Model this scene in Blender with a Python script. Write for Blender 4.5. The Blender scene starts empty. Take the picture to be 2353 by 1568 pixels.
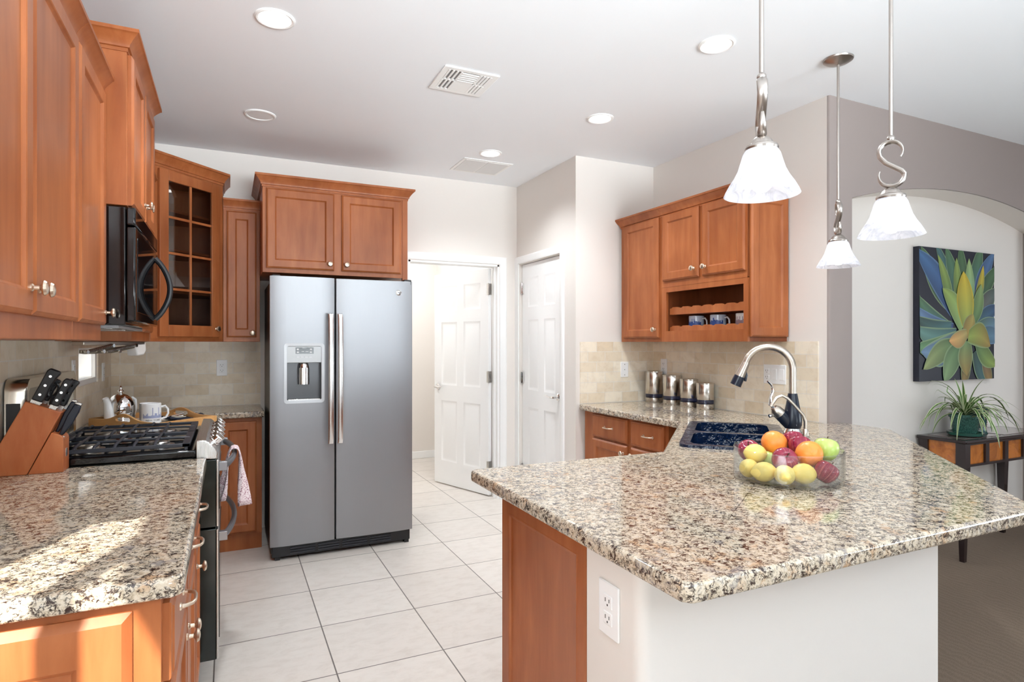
import bpy, bmesh, math, random
from mathutils import Vector, Matrix
from mathutils.geometry import tessellate_polygon
random.seed(7)
S = bpy.context.scene
COL = S.collection
PI = math.pi
R = math.radians
H = 2.743            # ceiling height
CT = 0.914           # counter height

# ------------------------------------------------------------------ camera, world, lights, exposure
cam = bpy.data.cameras.new('camera'); camo = bpy.data.objects.new('camera', cam); COL.objects.link(camo)
camo.location = (0, 0, 1.362); camo.rotation_euler = (R(90), 0, R(-25.25))
cam.sensor_width = 36; cam.lens = 36 * 1382 / 2353; cam.shift_y = 5 / 2353; cam.clip_start = .02
S.camera = camo
S.view_settings.view_transform = 'Standard'; S.view_settings.look = 'None'
S.view_settings.exposure = 0.40; S.view_settings.gamma = 1; S.view_settings.use_curve_mapping = False
S.cycles.max_bounces = 10; S.cycles.diffuse_bounces = 6; S.cycles.glossy_bounces = 5
S.cycles.transparent_max_bounces = 16; S.cycles.sample_clamp_indirect = 6; S.cycles.caustics_reflective = False
S.cycles.caustics_refractive = False; S.cycles.use_denoising = True
W = bpy.data.worlds.new('sky'); S.world = W; W.use_nodes = True
wb = W.node_tree.nodes['Background']; wb.inputs[0].default_value = (.86, .93, 1, 1); wb.inputs[1].default_value = .6

def area(name, loc, rot, sx, sy, watts, color=(1, 1, 1)):
    l = bpy.data.lights.new(name, 'AREA'); l.shape = 'RECTANGLE'; l.size = sx; l.size_y = sy; l.energy = watts; l.color = color
    o = bpy.data.objects.new(name, l); COL.objects.link(o); o.location = loc; o.rotation_euler = rot
    return o
sun = bpy.data.lights.new('sun', 'SUN'); sun.energy = 17; sun.angle = R(.6); sun.color = (1, .95, .86)
suno = bpy.data.objects.new('sun', sun); COL.objects.link(suno); suno.location = (-3, -3, 5)
suno.rotation_euler = Vector((.359, .933, -.79)).to_track_quat('-Z', 'Y').to_euler()
# area lamps standing in for daylight, at openings out of view
CD = (.87, .955, 1)
ap = area('added_ceiling_fill', (1.7, -4.1, 1.15), (R(129), 0, R(15)), 3.6, 1.6, 275, CD); ap.data.spread = R(82)     # added fill behind the camera, aimed upward to brighten the kitchen ceiling
al = area('daylight_left', (-.70, .02, 1.65), Vector((.8, .62, .42)).to_track_quat('-Z', 'Z').to_euler(), 1.1, 1.0, 14, CD); al.data.spread = R(110)      # sky through the window over the left counter's end
area('added_side_fill', (6.5, -1.2, .9), (R(130), 0, R(90)), 3.4, 1.2, 55, CD)  # added fill out of view at the right, lights the left cabinets

# ------------------------------------------------------------------ materials
def sr(r, g, b):
    f = lambda c: (c / 255 / 12.92) if c <= 10 else ((c / 255 + .055) / 1.055) ** 2.4
    return (f(r), f(g), f(b), 1)

class NT:
    def __init__(s, name):
        s.m = bpy.data.materials.new(name); s.m.use_nodes = True; s.t = s.m.node_tree; s.n = s.t.nodes; s.l = s.t.links
        s.b = s.n['Principled BSDF']
    def new(s, t, **k):
        n = s.n.new('ShaderNode' + t)
        for a, v in k.items(): setattr(n, a, v)
        return n
    def link(s, a, b): s.l.new(a, b)
    def coord(s, scale=(1, 1, 1), rnd=False, loc=(0, 0, 0)):
        tc = s.new('TexCoord'); mp = s.new('Mapping'); mp.inputs['Scale'].default_value = scale; mp.inputs['Location'].default_value = loc
        src = tc.outputs['Object']
        if rnd:
            oi = s.new('ObjectInfo'); va = s.new('VectorMath', operation='SCALE'); va.inputs[0].default_value = (7, 13, 5)
            s.link(oi.outputs['Random'], va.inputs['Scale']); ad = s.new('VectorMath', operation='ADD')
            s.link(src, ad.inputs[0]); s.link(va.outputs[0], ad.inputs[1]); src = ad.outputs[0]
        s.link(src, mp.inputs['Vector'])
        return mp.outputs['Vector']
    def noise(s, vec, scale, detail=4, rough=.55, dist=0):
        n = s.new('TexNoise'); n.inputs['Scale'].default_value = scale; n.inputs['Detail'].default_value = detail
        n.inputs['Roughness'].default_value = rough; n.inputs['Distortion'].default_value = dist
        s.link(vec, n.inputs['Vector']); return n.outputs['Fac']
    def ramp(s, fac, stops):
        n = s.new('ValToRGB'); e = n.color_ramp.elements
        while len(e) < len(stops): e.new(.5)
        for i, (p, c) in enumerate(stops): e[i].position = p; e[i].color = c if len(c) == 4 else (*c, 1)
        s.link(fac, n.inputs[0]); return n.outputs[0]
    def mix(s, fac, a, b, mode='MIX'):
        n = s.new('Mix', data_type='RGBA', blend_type=mode)
        for v, i in ((fac, 0), (a, 6), (b, 7)):
            if isinstance(v, (int, float)): n.inputs[i].default_value = v
            elif isinstance(v, tuple): n.inputs[i].default_value = v
            else: s.link(v, n.inputs[i])
        return n.outputs[2]
    def bump(s, h, strength, dist=.002):
        n = s.new('Bump'); n.inputs['Strength'].default_value = strength; n.inputs['Distance'].default_value = dist
        s.link(h, n.inputs['Height']); s.link(n.outputs[0], s.b.inputs['Normal'])
    def set(s, **k):
        for a, v in k.items():
            i = s.b.inputs[a.replace('_', ' ')]
            if hasattr(v, 'is_linked') or hasattr(v, 'node'): s.link(v, i)
            else: i.default_value = v
        return s.m

def plain(name, c, rough=.5, metal=0, spec=.5, coat=0, **k):
    n = NT(name); n.set(Base_Color=c, Roughness=rough, Metallic=metal, Specular_IOR_Level=spec, Coat_Weight=coat, **k)
    return n.m

def wood(name, a, b, rough=.38, scale=(9, 9, 1.1), coat=.05):
    n = NT(name); v = n.coord(scale, True); f = n.noise(v, 2.2, 6, .6, .4)
    v2 = n.coord((2.2, 2.2, 1.3), True); g = n.noise(v2, 1.6, 3, .5)
    c = n.ramp(f, [(.25, a), (.75, b)])
    dark = n.mix(1.0, c, (.74, .68, .62, 1), 'MULTIPLY')
    c2 = n.mix(n.ramp(g, [(.35, (1, 1, 1)), (.62, (0, 0, 0))]), c, dark)
    n.set(Base_Color=c2, Roughness=rough, Coat_Weight=coat, Coat_Roughness=.22, Specular_IOR_Level=.3)
    return n.m

MW = wood('stained_maple', sr(154, 84, 45), sr(180, 110, 66))
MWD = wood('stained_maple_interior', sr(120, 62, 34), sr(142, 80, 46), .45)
MKB = wood('knife_block_wood', sr(172, 90, 50), sr(196, 122, 78), .35, (8, 8, 2))
MTR = wood('tray_wood', sr(205, 150, 90), sr(226, 180, 122), .4, (2, 12, 12))
MDW = plain('dark_table_wood', sr(34, 20, 22), .25, coat=.4)

def granite():
    n = NT('speckled_granite'); v = n.coord()
    w = n.new('TexNoise'); w.inputs['Scale'].default_value = 70; w.inputs['Detail'].default_value = 3; n.link(v, w.inputs['Vector'])
    sc = n.new('VectorMath', operation='SCALE'); n.link(w.outputs['Color'], sc.inputs[0]); sc.inputs['Scale'].default_value = .030
    ad = n.new('VectorMath', operation='ADD'); n.link(v, ad.inputs[0]); n.link(sc.outputs[0], ad.inputs[1]); d = ad.outputs[0]
    base = n.ramp(n.noise(d, 80, 4, .6), [(.28, sr(154, 138, 118)), (.42, sr(194, 178, 156)), (.58, sr(212, 199, 180)), (.72, sr(182, 174, 166))])
    tan = n.ramp(n.noise(d, 22, 4, .6), [(.56, (0, 0, 0)), (.68, (.7, .7, .7))])
    base = n.mix(tan, base, sr(186, 146, 108))
    vo = n.new('TexVoronoi', feature='DISTANCE_TO_EDGE'); vo.inputs['Scale'].default_value = 105; n.link(d, vo.inputs['Vector'])
    edge = n.ramp(vo.outputs['Distance'], [(.02, (1, 1, 1)), (.20, (0, 0, 0))])
    mask = n.ramp(n.noise(v, 75, 4, .6), [(.43, (0, 0, 0)), (.57, (1, 1, 1))])
    e2 = n.mix(1.0, edge, mask, 'MULTIPLY')
    c = n.mix(e2, base, sr(46, 36, 34))
    blot = n.ramp(n.noise(d, 62, 5, .65), [(.55, (0, 0, 0)), (.61, (1, 1, 1))])
    c = n.mix(blot, c, sr(58, 44, 40))
    rb = n.ramp(n.noise(v, 90, 3, .6, 1), [(.68, (0, 0, 0)), (.74, (.8, .8, .8))])
    c = n.mix(rb, c, sr(104, 76, 60))
    gr = n.ramp(n.noise(d, 15, 4, .6, .5), [(.58, (0, 0, 0)), (.70, (.7, .7, .7))])
    c = n.mix(gr, c, sr(122, 118, 122))
    n.set(Base_Color=c, Roughness=.06, Specular_IOR_Level=.6)
    return n.m
MG = granite()

def tilefloor():
    n = NT('floor_tile'); v = n.coord(loc=(-.4045 + .4585 * 6, -3.0035 + .4585 * 20, 0))
    br = n.new('TexBrick'); br.offset = 0; br.squash = 1
    for k, x in (('Scale', 1), ('Mortar Size', .003), ('Mortar Smooth', .1), ('Bias', 0), ('Brick Width', .4585), ('Row Height', .4585)): br.inputs[k].default_value = x
    br.inputs['Color1'].default_value = sr(212, 204, 196); br.inputs['Color2'].default_value = sr(221, 214, 206); br.inputs['Mortar'].default_value = sr(106, 98, 92)
    n.link(v, br.inputs['Vector'])
    s = n.ramp(n.noise(n.coord((3, 6, 1)), 3.5, 8, .7, .4), [(.34, (.90, .885, .87)), (.55, (1, 1, 1))])
    c = n.mix(1.0, br.outputs['Color'], s, 'MULTIPLY')
    n.set(Base_Color=c, Roughness=.34); n.bump(br.outputs['Fac'], -.25, .002)
    return n.m
MFT = tilefloor()

def backsplash(axis):
    n = NT('tumbled_tile_' + axis); tc = n.new('TexCoord'); sp = n.new('SeparateXYZ'); n.link(tc.outputs['Object'], sp.inputs[0])
    cb = n.new('CombineXYZ'); n.link(sp.outputs['X' if axis == 'x' else 'Y'], cb.inputs[0]); n.link(sp.outputs['Z'], cb.inputs[1])
    mp = n.new('Mapping'); mp.inputs['Location'].default_value = (3.04, 1.22 - .0, 0); n.link(cb.outputs[0], mp.inputs[0]); v = mp.outputs[0]
    br = n.new('TexBrick'); br.offset = .5
    for k, x in (('Scale', 1), ('Mortar Size', .0026), ('Mortar Smooth', .35), ('Bias', -.1), ('Brick Width', .1535), ('Row Height', .0763)): br.inputs[k].default_value = x
    br.inputs['Color1'].default_value = sr(242, 232, 214); br.inputs['Color2'].default_value = sr(224, 207, 180); br.inputs['Mortar'].default_value = sr(232, 226, 216)
    n.link(v, br.inputs['Vector'])
    s = n.ramp(n.noise(v, 14, 6, .65, .5), [(.3, (.90, .86, .80)), (.52, (1, 1, 1)), (.75, (1.06, 1.04, 1.0))])
    c = n.mix(1.0, br.outputs['Color'], s, 'MULTIPLY')
    pit = n.ramp(n.noise(v, 55, 5, .7), [(.26, (.55, .48, .4)), (.33, (1, 1, 1))]); c = n.mix(.6, c, n.mix(1.0, c, pit, 'MULTIPLY'))
    n.set(Base_Color=c, Roughness=.45); n.bump(br.outputs['Fac'], -.5, .003)
    return n.m
MBX, MBY = backsplash('x'), backsplash('y')

def paint(name, c, bump=.12, rough=.6):
    n = NT(name); n.set(Base_Color=c, Roughness=rough, Specular_IOR_Level=.3); v = n.coord()
    n.bump(n.noise(v, 45, 4, .6), bump, .002); return n.m
MWALL = paint('warm_white_paint', sr(229, 223, 217)); MTAUPE = paint('taupe_paint', sr(150, 138, 134)); MCEIL = paint('ceiling_paint', sr(244, 247, 251), .08)
MTRIM = plain('white_trim', sr(244, 244, 243), .35); MDOOR = plain('white_door', sr(246, 246, 246), .3)

def carpet():
    n = NT('brown_carpet'); v = n.coord(); f = n.noise(v, 260, 4, .8); g = n.noise(n.coord((1, 1.8, 1)), 5, 3, .6, 1.5)
    wv = n.new('TexWave'); wv.inputs['Scale'].default_value = 9; wv.inputs['Distortion'].default_value = 9; wv.inputs['Detail'].default_value = 2; n.link(v, wv.inputs[0])
    c = n.ramp(f, [(.3, sr(104, 88, 74)), (.7, sr(150, 132, 116))])
    c = n.mix(n.ramp(wv.outputs['Fac'], [(.2, (0, 0, 0)), (.8, (.16, .16, .16))]), c, sr(160, 144, 128))
    n.set(Base_Color=c, Roughness=.95, Specular_IOR_Level=.1); n.bump(f, .9, .006); return n.m
MCARP = carpet()

def steel(name, c, rough, scale=(1, 1, 60), amt=.12):
    n = NT(name); f = n.noise(n.coord(scale), 8, 3, .6)
    rr = n.new('MapRange'); n.link(f, rr.inputs[0]); rr.inputs[3].default_value = rough - amt / 2; rr.inputs[4].default_value = rough + amt / 2
    n.set(Base_Color=c, Metallic=1.0, Roughness=rr.outputs[0]); return n.m
MSLATE = steel('slate_steel', sr(158, 159, 162), .48, (80, 80, 1))
MSS = steel('brushed_steel', sr(205, 203, 200), .28, (60, 60, 1))
MNICK = plain('brushed_nickel', sr(200, 190, 178), .3, 1)
MPEND = plain('pendant_nickel', sr(178, 170, 164), .3, 1)
MCHROME = plain('chrome', sr(235, 235, 235), .06, 1)
MKNOB = plain('satin_nickel_knob', sr(222, 205, 185), .3, 1)
MBLK = plain('gloss_black', sr(10, 10, 12), .06, spec=.6)
MBLKS = plain('satin_black', sr(20, 20, 23), .35)
MIRON = plain('cast_iron', sr(42, 44, 52), .45)
MWHITE = plain('white_ceramic', sr(240, 240, 240), .15)
MPLATE = plain('white_plastic', sr(244, 244, 244), .3)
MGREYP = plain('grey_plastic', sr(150, 150, 152), .4)
MSLOT = plain('dark_slot', sr(60, 58, 56), .6)

def thinglass(name, tint=(1, 1, 1, 1), f0=.06, fe=.75, rough=0):
    n = NT(name); n.n.remove(n.b); tr = n.new('BsdfTransparent'); tr.inputs[0].default_value = tint
    gl = n.new('BsdfGlossy'); gl.inputs['Roughness'].default_value = rough; lw = n.new('LayerWeight'); lw.inputs[0].default_value = .5
    pw = n.new('Math', operation='POWER'); n.link(lw.outputs['Facing'], pw.inputs[0]); pw.inputs[1].default_value = 4.5
    mu = n.new('Math', operation='MULTIPLY_ADD'); n.link(pw.outputs[0], mu.inputs[0]); mu.inputs[1].default_value = fe; mu.inputs[2].default_value = f0
    mx = n.new('MixShader'); n.link(mu.outputs[0], mx.inputs[0]); n.link(tr.outputs[0], mx.inputs[1]); n.link(gl.outputs[0], mx.inputs[2])
    n.link(mx.outputs[0], n.n['Material Output'].inputs[0]); return n.m
MGLASS = thinglass('clear_glass', (.97, .98, .98, 1)); MPANE = thinglass('cabinet_glass', (.75, .77, .78, 1), .09, .7)
MBOWL = thinglass('bowl_glass', (.95, .965, .965, 1), .10, .9)
MBLUEG = thinglass('smoky_blue_plastic', (.45, .5, .72, 1))

def emis(name, c, s):
    n = NT(name); n.set(Base_Color=(.9, .9, .9, 1), Emission_Color=c, Emission_Strength=s); return n.m
MLENS = emis('lit_lens', (1, .98, .95, 1), 6.0); MBULB = emis('lit_bulb', (1, .98, .95, 1), 3.6)

def alabaster():
    n = NT('alabaster_glass'); v = n.coord(); f = n.noise(v, 16, 4, .6, 2.5)
    c = n.ramp(f, [(.35, sr(222, 224, 232)), (.55, sr(246, 246, 250)), (.7, sr(230, 231, 238))])
    n.n.remove(n.b); df = n.new('BsdfDiffuse'); tl = n.new('BsdfTranslucent'); gl = n.new('BsdfGlossy'); tp = n.new('BsdfTransparent'); gl.inputs['Roughness'].default_value = .15
    for x in (df, tl): n.link(c, x.inputs[0])
    m1 = n.new('MixShader'); m1.inputs[0].default_value = .6; n.link(df.outputs[0], m1.inputs[1]); n.link(tl.outputs[0], m1.inputs[2])
    m3 = n.new('MixShader'); n.link(n.ramp(f, [(.3, (.3, .3, .3)), (.6, (.05, .05, .05))]), m3.inputs[0]); n.link(m1.outputs[0], m3.inputs[1]); n.link(tp.outputs[0], m3.inputs[2])
    m2 = n.new('MixShader'); m2.inputs[0].default_value = .06; n.link(m3.outputs[0], m2.inputs[1]); n.link(gl.outputs[0], m2.inputs[2])
    n.link(m2.outputs[0], n.n['Material Output'].inputs[0]); return n.m
MALAB = alabaster()

def vcol(name, rough=.5):
    n = NT(name); a = n.new('Attribute'); a.attribute_name = 'Col'; n.set(Base_Color=a.outputs['Color'], Roughness=rough); return n.m

# ------------------------------------------------------------------ geometry builder
class G:
    def __init__(s): s.v = []; s.f = []; s.mi = []; s.col = []; s.cur = 0; s.c = None; s.M = None
    def add(s, vs, fs):
        o = len(s.v)
        for p in vs:
            p = Vector(p)
            if s.M is not None: p = s.M @ p
            s.v.append(p[:]); s.col.append(s.c)
        for f in fs: s.f.append(tuple(o + i for i in f)); s.mi.append(s.cur)
        return s
    def box(s, x0, y0, z0, x1, y1, z1):
        if x0 > x1: x0, x1 = x1, x0
        if y0 > y1: y0, y1 = y1, y0
        if z0 > z1: z0, z1 = z1, z0
        return s.add([(x0, y0, z0), (x1, y0, z0), (x1, y1, z0), (x0, y1, z0), (x0, y0, z1), (x1, y0, z1), (x1, y1, z1), (x0, y1, z1)],
                     [(0, 3, 2, 1), (4, 5, 6, 7), (0, 1, 5, 4), (1, 2, 6, 5), (2, 3, 7, 6), (3, 0, 4, 7)])
    def loft(s, loops, cap0=True, cap1=True, closed=True):
        n = len(loops[0]); vs = [p for l in loops for p in l]; fs = []
        for i in range(len(loops) - 1):
            for j in range(n if closed else n - 1):
                a, b = i * n + j, i * n + (j + 1) % n
                fs.append((a, b, b + n, a + n))
        if cap0: fs.append(tuple(reversed(range(n))))
        if cap1: fs.append(tuple(range((len(loops) - 1) * n, len(loops) * n)))
        return s.add(vs, fs)
    def prism(s, poly, z0, z1):
        return s.loft([[(x, y, z0) for x, y in poly], [(x, y, z1) for x, y in poly]])
    def prism_y(s, poly, y0, y1):      # poly in (x,z)
        return s.loft([[(x, y1, z) for x, z in poly], [(x, y0, z) for x, z in poly]])
    def prism_holes(s, outer, holes, z0, z1):
        loops = [outer] + holes; flat = [p for l in loops for p in l]
        tri = tessellate_polygon([[Vector((x, y, 0)) for x, y in l] for l in loops]); n = len(flat)
        vs = [(x, y, z0) for x, y in flat] + [(x, y, z1) for x, y in flat]; fs = []
        for t in tri:
            a, b, c = (Vector(flat[i]) for i in t)
            if (b - a).cross(c - a) < 0: t = (t[0], t[2], t[1])
            fs.append((t[2], t[1], t[0])); fs.append(tuple(i + n for i in t))
        o = 0
        for l in loops:
            m = len(l)
            for j in range(m): a, b = o + j, o + (j + 1) % m; fs.append((a, b, b + n, a + n))
            o += m
        return s.add(vs, fs)
    def lathe(s, prof, seg=24, c=(0, 0, 0), ax='z', cap=True):
        loops = []
        for r, z in prof:
            l = []
            for k in range(seg):
                a = 2 * PI * k / seg; x, y = r * math.cos(a), r * math.sin(a)
                p = (x, y, z) if ax == 'z' else ((x, z, -y) if ax == 'y' else (z, x, y))
                l.append((p[0] + c[0], p[1] + c[1], p[2] + c[2]))
            loops.append(l)
        return s.loft(loops, cap, cap)
    def tube(s, path, r, seg=10, closed=False, flat=None):
        P = [Vector(p) for p in path]; n = len(P); loops = []; up = None
        for i, p in enumerate(P):
            if closed: t = P[(i + 1) % n] - P[i - 1]
            else: t = P[min(i + 1, n - 1)] - P[max(i - 1, 0)]
            t.normalize()
            if up is None:
                up = Vector((0, 0, 1)) if abs(t.z) < .9 else Vector((1, 0, 0))
            a = t.cross(up); a.normalize(); b = a.cross(t); b.normalize(); up = b
            rr = r[i] if isinstance(r, (list, tuple)) else r
            fl = flat or 1
            loops.append([p + a * (rr * math.cos(2 * PI * k / seg)) + b * (rr * fl * math.sin(2 * PI * k / seg)) for k in range(seg)])
        if closed: loops.append(loops[0]); return s.loft(loops, False, False)
        return s.loft(loops)
    def sph(s, c, rx, ry=None, rz=None, seg=20, rings=12):
        ry = ry or rx; rz = rz or rx; prof = []
        loops = []
        for i in range(rings + 1):
            t = PI * i / rings; rr = max(math.sin(t), .002)
            loops.append([(c[0] + rx * rr * math.cos(2 * PI * k / seg), c[1] + ry * rr * math.sin(2 * PI * k / seg), c[2] - rz * math.cos(t)) for k in range(seg)])
        return s.loft(loops)
    def rect_rings(s, x0, x1, z0, z1, rings, cap0=True):   # concentric rectangles on a front facing -y: (inset, y)
        loops = [[(x0 + i, y, z0 + i), (x1 - i, y, z0 + i), (x1 - i, y, z1 - i), (x0 + i, y, z1 - i)] for i, y in rings]
        return s.loft(loops, cap0, True)
    def sweep(s, path, prof, closed=False):   # path (x,y), profile (out,z); outward = right of travel
        P = [Vector((x, y)) for x, y in path]; n = len(P); ns = []
        for i in range(n - 1): d = (P[i + 1] - P[i]).normalized(); ns.append(Vector((d.y, -d.x)))
        loops = []
        for i in range(n):
            if i == 0: m = ns[0]
            elif i == n - 1: m = ns[-1]
            else: m = (ns[i - 1] + ns[i]) / (1 + ns[i - 1].dot(ns[i]))
            loops.append([(P[i].x + m.x * o, P[i].y + m.y * o, z) for o, z in prof])
        return s.loft(loops)
    def obj(s, name, mat, parent=None, bevel=0, seg=2, smooth=True, loc=None, rotz=0, angle=32):
        me = bpy.data.meshes.new(name); me.from_pydata(s.v, [], s.f)
        for m in (mat if isinstance(mat, (list, tuple)) else [mat]): me.materials.append(m)
        for p, i in zip(me.polygons, s.mi): p.material_index = i
        if any(c is not None for c in s.col):
            ca = me.color_attributes.new('Col', 'FLOAT_COLOR', 'POINT')
            for i, c in enumerate(s.col): ca.data[i].color = c or (1, 1, 1, 1)
        bm = bmesh.new(); bm.from_mesh(me); bmesh.ops.recalc_face_normals(bm, faces=bm.faces[:]); bm.to_mesh(me); bm.free()
        if smooth:
            for p in me.polygons: p.use_smooth = True
            me.set_sharp_from_angle(angle=R(angle))
        o = bpy.data.objects.new(name, me); COL.objects.link(o)
        if parent is not None: o.parent = parent
        if loc is not None: o.location = loc
        o.rotation_euler = (0, 0, rotz)
        if bevel:
            b = o.modifiers.new('bevel', 'BEVEL'); b.width = bevel; b.segments = seg; b.limit_method = 'ANGLE'; b.angle_limit = R(40)
            if smooth: b.harden_normals = False
        return o

def thing(name, label, cat, loc=(0, 0, 0), rotz=0, group=None):
    o = bpy.data.objects.new(name, None); COL.objects.link(o); o.empty_display_size = .05
    o.location = loc; o.rotation_euler = (0, 0, rotz); return tag(o, label, cat, group)
def tag(o, label, cat, group=None):
    o['label'] = label; o['category'] = cat
    if group: o['group'] = group
    return o
def struct(g, name, mat, **k):
    o = g.obj(name, mat, **k); o['kind'] = 'structure'; return o
def dup(o, parent=None):
    c = o.copy(); COL.objects.link(c)
    if parent is not None: c.parent = parent
    for ch in list(o.children): dup(ch, c)
    return c
def relabel(o, label, loc=None, rotz=None):
    o['label'] = label
    if loc is not None: o.location = loc
    if rotz is not None: o.rotation_euler = (0, 0, rotz)
    return o
def rrect(x0, y0, x1, y1, r, n=6):
    pts = []
    for cx, cy, a0 in ((x1 - r, y0 + r, -90), (x1 - r, y1 - r, 0), (x0 + r, y1 - r, 90), (x0 + r, y0 + r, 180)):
        for k in range(n + 1): a = R(a0 + 90 * k / n); pts.append((cx + r * math.cos(a), cy + r * math.sin(a)))
    return pts
def arc(c, r, a0, a1, n, f):   # list of f(x,z) points
    return [f(c[0] + r * math.cos(R(a0 + (a1 - a0) * k / n)), c[1] + r * math.sin(R(a0 + (a1 - a0) * k / n))) for k in range(n + 1)]
def text_geo(txt, size, depth=.0005):
    cu = bpy.data.curves.new('t', 'FONT'); cu.body = txt; cu.size = size; cu.extrude = depth; cu.align_x = 'CENTER'; cu.resolution_u = 3
    o = bpy.data.objects.new('t', cu); COL.objects.link(o); dg = bpy.context.evaluated_depsgraph_get(); dg.update()
    me = o.evaluated_get(dg).to_mesh(); vs = [v.co.copy() for v in me.vertices]; fs = [tuple(p.vertices) for p in me.polygons]
    bpy.data.objects.remove(o); bpy.data.curves.remove(cu); return vs, fs

# ------------------------------------------------------------------ setting
def wall(g, ax, a0, a1, t0, t1, holes=(), z0=0, z1=H):   # ax 'x': runs along x from a0..a1, thickness t0..t1 in y; holes (a,b,z0,z1)
    def b(p, q, c, d):
        if q - p > 1e-4 and d - c > 1e-4:
            if ax == 'x': g.box(p, t0, c, q, t1, d)
            else: g.box(t0, p, c, t1, q, d)
    cur = a0
    for h0, h1, c, d in sorted(holes):
        b(cur, h0, z0, z1); b(h0, h1, z0, c); b(h0, h1, d, z1); cur = h1
    b(cur, a1, z0, z1); return g
g = G(); g.add([(-.85, .2, 0), (.79, .2, 0), (.79, 1.10, 0), (1.83, 1.10, 0), (3.05, 2.30, 0), (3.05, 7.2, 0), (-.85, 7.2, 0)], [(0, 1, 2, 3, 4, 5, 6)]); struct(g, 'floor', MFT, smooth=False)
g = G(); g.add([(-.85, -4.3, 0), (6.7, -4.3, 0), (6.7, 2.7, 0), (3.05, 2.7, 0), (3.05, 2.30, 0), (1.83, 1.10, 0), (.79, 1.10, 0), (.79, .2, 0), (-.85, .2, 0)], [(0, 1, 2, 3, 4, 5, 6, 7, 8)]); struct(g, 'floor.001', MCARP, smooth=False)
g = G(); g.box(-.85, -4.3, H, 6.8, 7.2, H + .12); struct(g, 'ceiling', MCEIL, smooth=False)
g = wall(G(), 'y', -4.3, 4.92, -.85, -.72, [(3.83, 4.355, 1.13, 1.335), (-2.75, -.75, .8, 2.36), (-.65, .70, .95, 2.36)]); struct(g, 'wall_left', MWALL, smooth=False)
g = wall(G(), 'x', -.72, 2.31, 4.80, 4.92, [(1.33, 2.14, 0, 2.045)]); struct(g, 'wall_back', MWALL, smooth=False)
g = wall(G(), 'y', 3.80, 4.92, 2.31, 2.42, [(4.03, 4.745, 0, 2.05)]); struct(g, 'wall_pantry', MWALL, smooth=False)
g = G(); g.box(2.42, 3.80, 0, 3.13, 3.92, H); struct(g, 'wall_stub', MWALL, smooth=False)
# wall behind the sink with its bullnose end, taupe face of the great room with the arched niche
g = G(); g.box(3.02, 2.285, 0, 3.13, 3.80, H); struct(g, 'wall_sink', MWALL, smooth=False)
AX0, AX1, AZ0, AZ1 = 3.21, 5.42, 2.19, 2.338
hs = (AX1 - AX0) / 2; rise = AZ1 - AZ0; AR = (hs * hs + rise * rise) / (2 * rise); acx = (AX0 + AX1) / 2; acz = AZ1 - AR
aa = math.degrees(math.asin(hs / AR))
archp = [(acx + AR * math.sin(R(t)), acz + AR * math.cos(R(t))) for t in [-aa + 2 * aa * k / 40 for k in range(41)]]
g = G()
bn = [(3.02, 2.285)] + [(3.035 + .015 * math.cos(R(a)), 2.285 + .015 * math.sin(R(a))) for a in (180, 202, 225, 248, 270)] + [(AX0, 2.27), (AX0, 2.47), (3.13, 2.47), (3.13, 2.285)]
g.prism(bn, 0, H)
g.prism([(AX1, 2.27), (6.7, 2.27), (6.7, 2.47), (AX1, 2.47)], 0, H)
for (xa, za), (xb, zb) in zip(archp[:-1], archp[1:]):
    g.add([(xa, 2.27, za), (xb, 2.27, zb), (xb, 2.27, H), (xa, 2.27, H), (xa, 2.47, za), (xb, 2.47, zb), (xb, 2.47, H), (xa, 2.47, H)], [(0, 1, 2, 3), (7, 6, 5, 4), (3, 2, 6, 7)])
struct(g, 'wall_right', MTAUPE)
g = G()
for (xa, za), (xb, zb) in zip(archp[:-1], archp[1:]):
    g.add([(xa, 2.272, za - .001), (xb, 2.272, zb - .001), (xb, 2.47, zb - .001), (xa, 2.47, za - .001)], [(0, 1, 2, 3)])
g.box(AX0 - .05, 2.46, 0, AX1 + .05, 2.58, H); struct(g, 'wall_niche', MWALL)
g = wall(G(), 'y', -4.3, 2.27, 6.6, 6.7, [(-3.0, .6, .35, 2.4)]); struct(g, 'wall_side', MTAUPE, smooth=False)
g = wall(G(), 'x', -.72, 6.6, -4.3, -4.2, [(.25, 4.35, 0, 2.5)]); struct(g, 'wall_front', MTAUPE, smooth=False)
g = G(); g.box(-1, -8.0, 2.62, 7, -4.3, 2.74); struct(g, 'sun_block_slab', MCEIL, smooth=False)      # unseen roof slab, added to keep the sun out of the rear opening
# hall behind the open door
g = G(); g.box(.6, 6.9, 0, 2.36, 7.0, H); g.box(.6, 4.92, 0, .7, 6.9, H); struct(g, 'wall_hall', MWALL, smooth=False)
g = G(); g.box(2.25, 4.92, 0, 2.36, 6.9, H); struct(g, 'wall_hall.001', MWALL, smooth=False)
hl = bpy.data.lights.new('added_hall_fill', 'AREA'); hl.shape = 'DISK'; hl.size = .5; hl.energy = 21; hl.color = (.92, .97, 1)  # unseen lamp added to brighten the hall
ho = bpy.data.objects.new('added_hall_fill', hl); COL.objects.link(ho); ho.location = (1.45, 6.0, 2.7)
# half wall of the peninsula
g = G(); g.prism([(.80, 1.263)] + arc((.83, 1.08), .03, 180, 270, 5, lambda x, y: (x, y)) + [(1.86, 1.05), (1.80, 1.215), (.84, 1.215), (.84, 1.263)], 0, .872); struct(g, 'wall_peninsula', MWALL)
g = G(); g.prism([(1.86, 1.05), (3.03, 2.22), (3.03, 2.268), (2.915, 2.268), (1.80, 1.215)], 0, .872); struct(g, 'wall_peninsula.001', MWALL)
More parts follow.
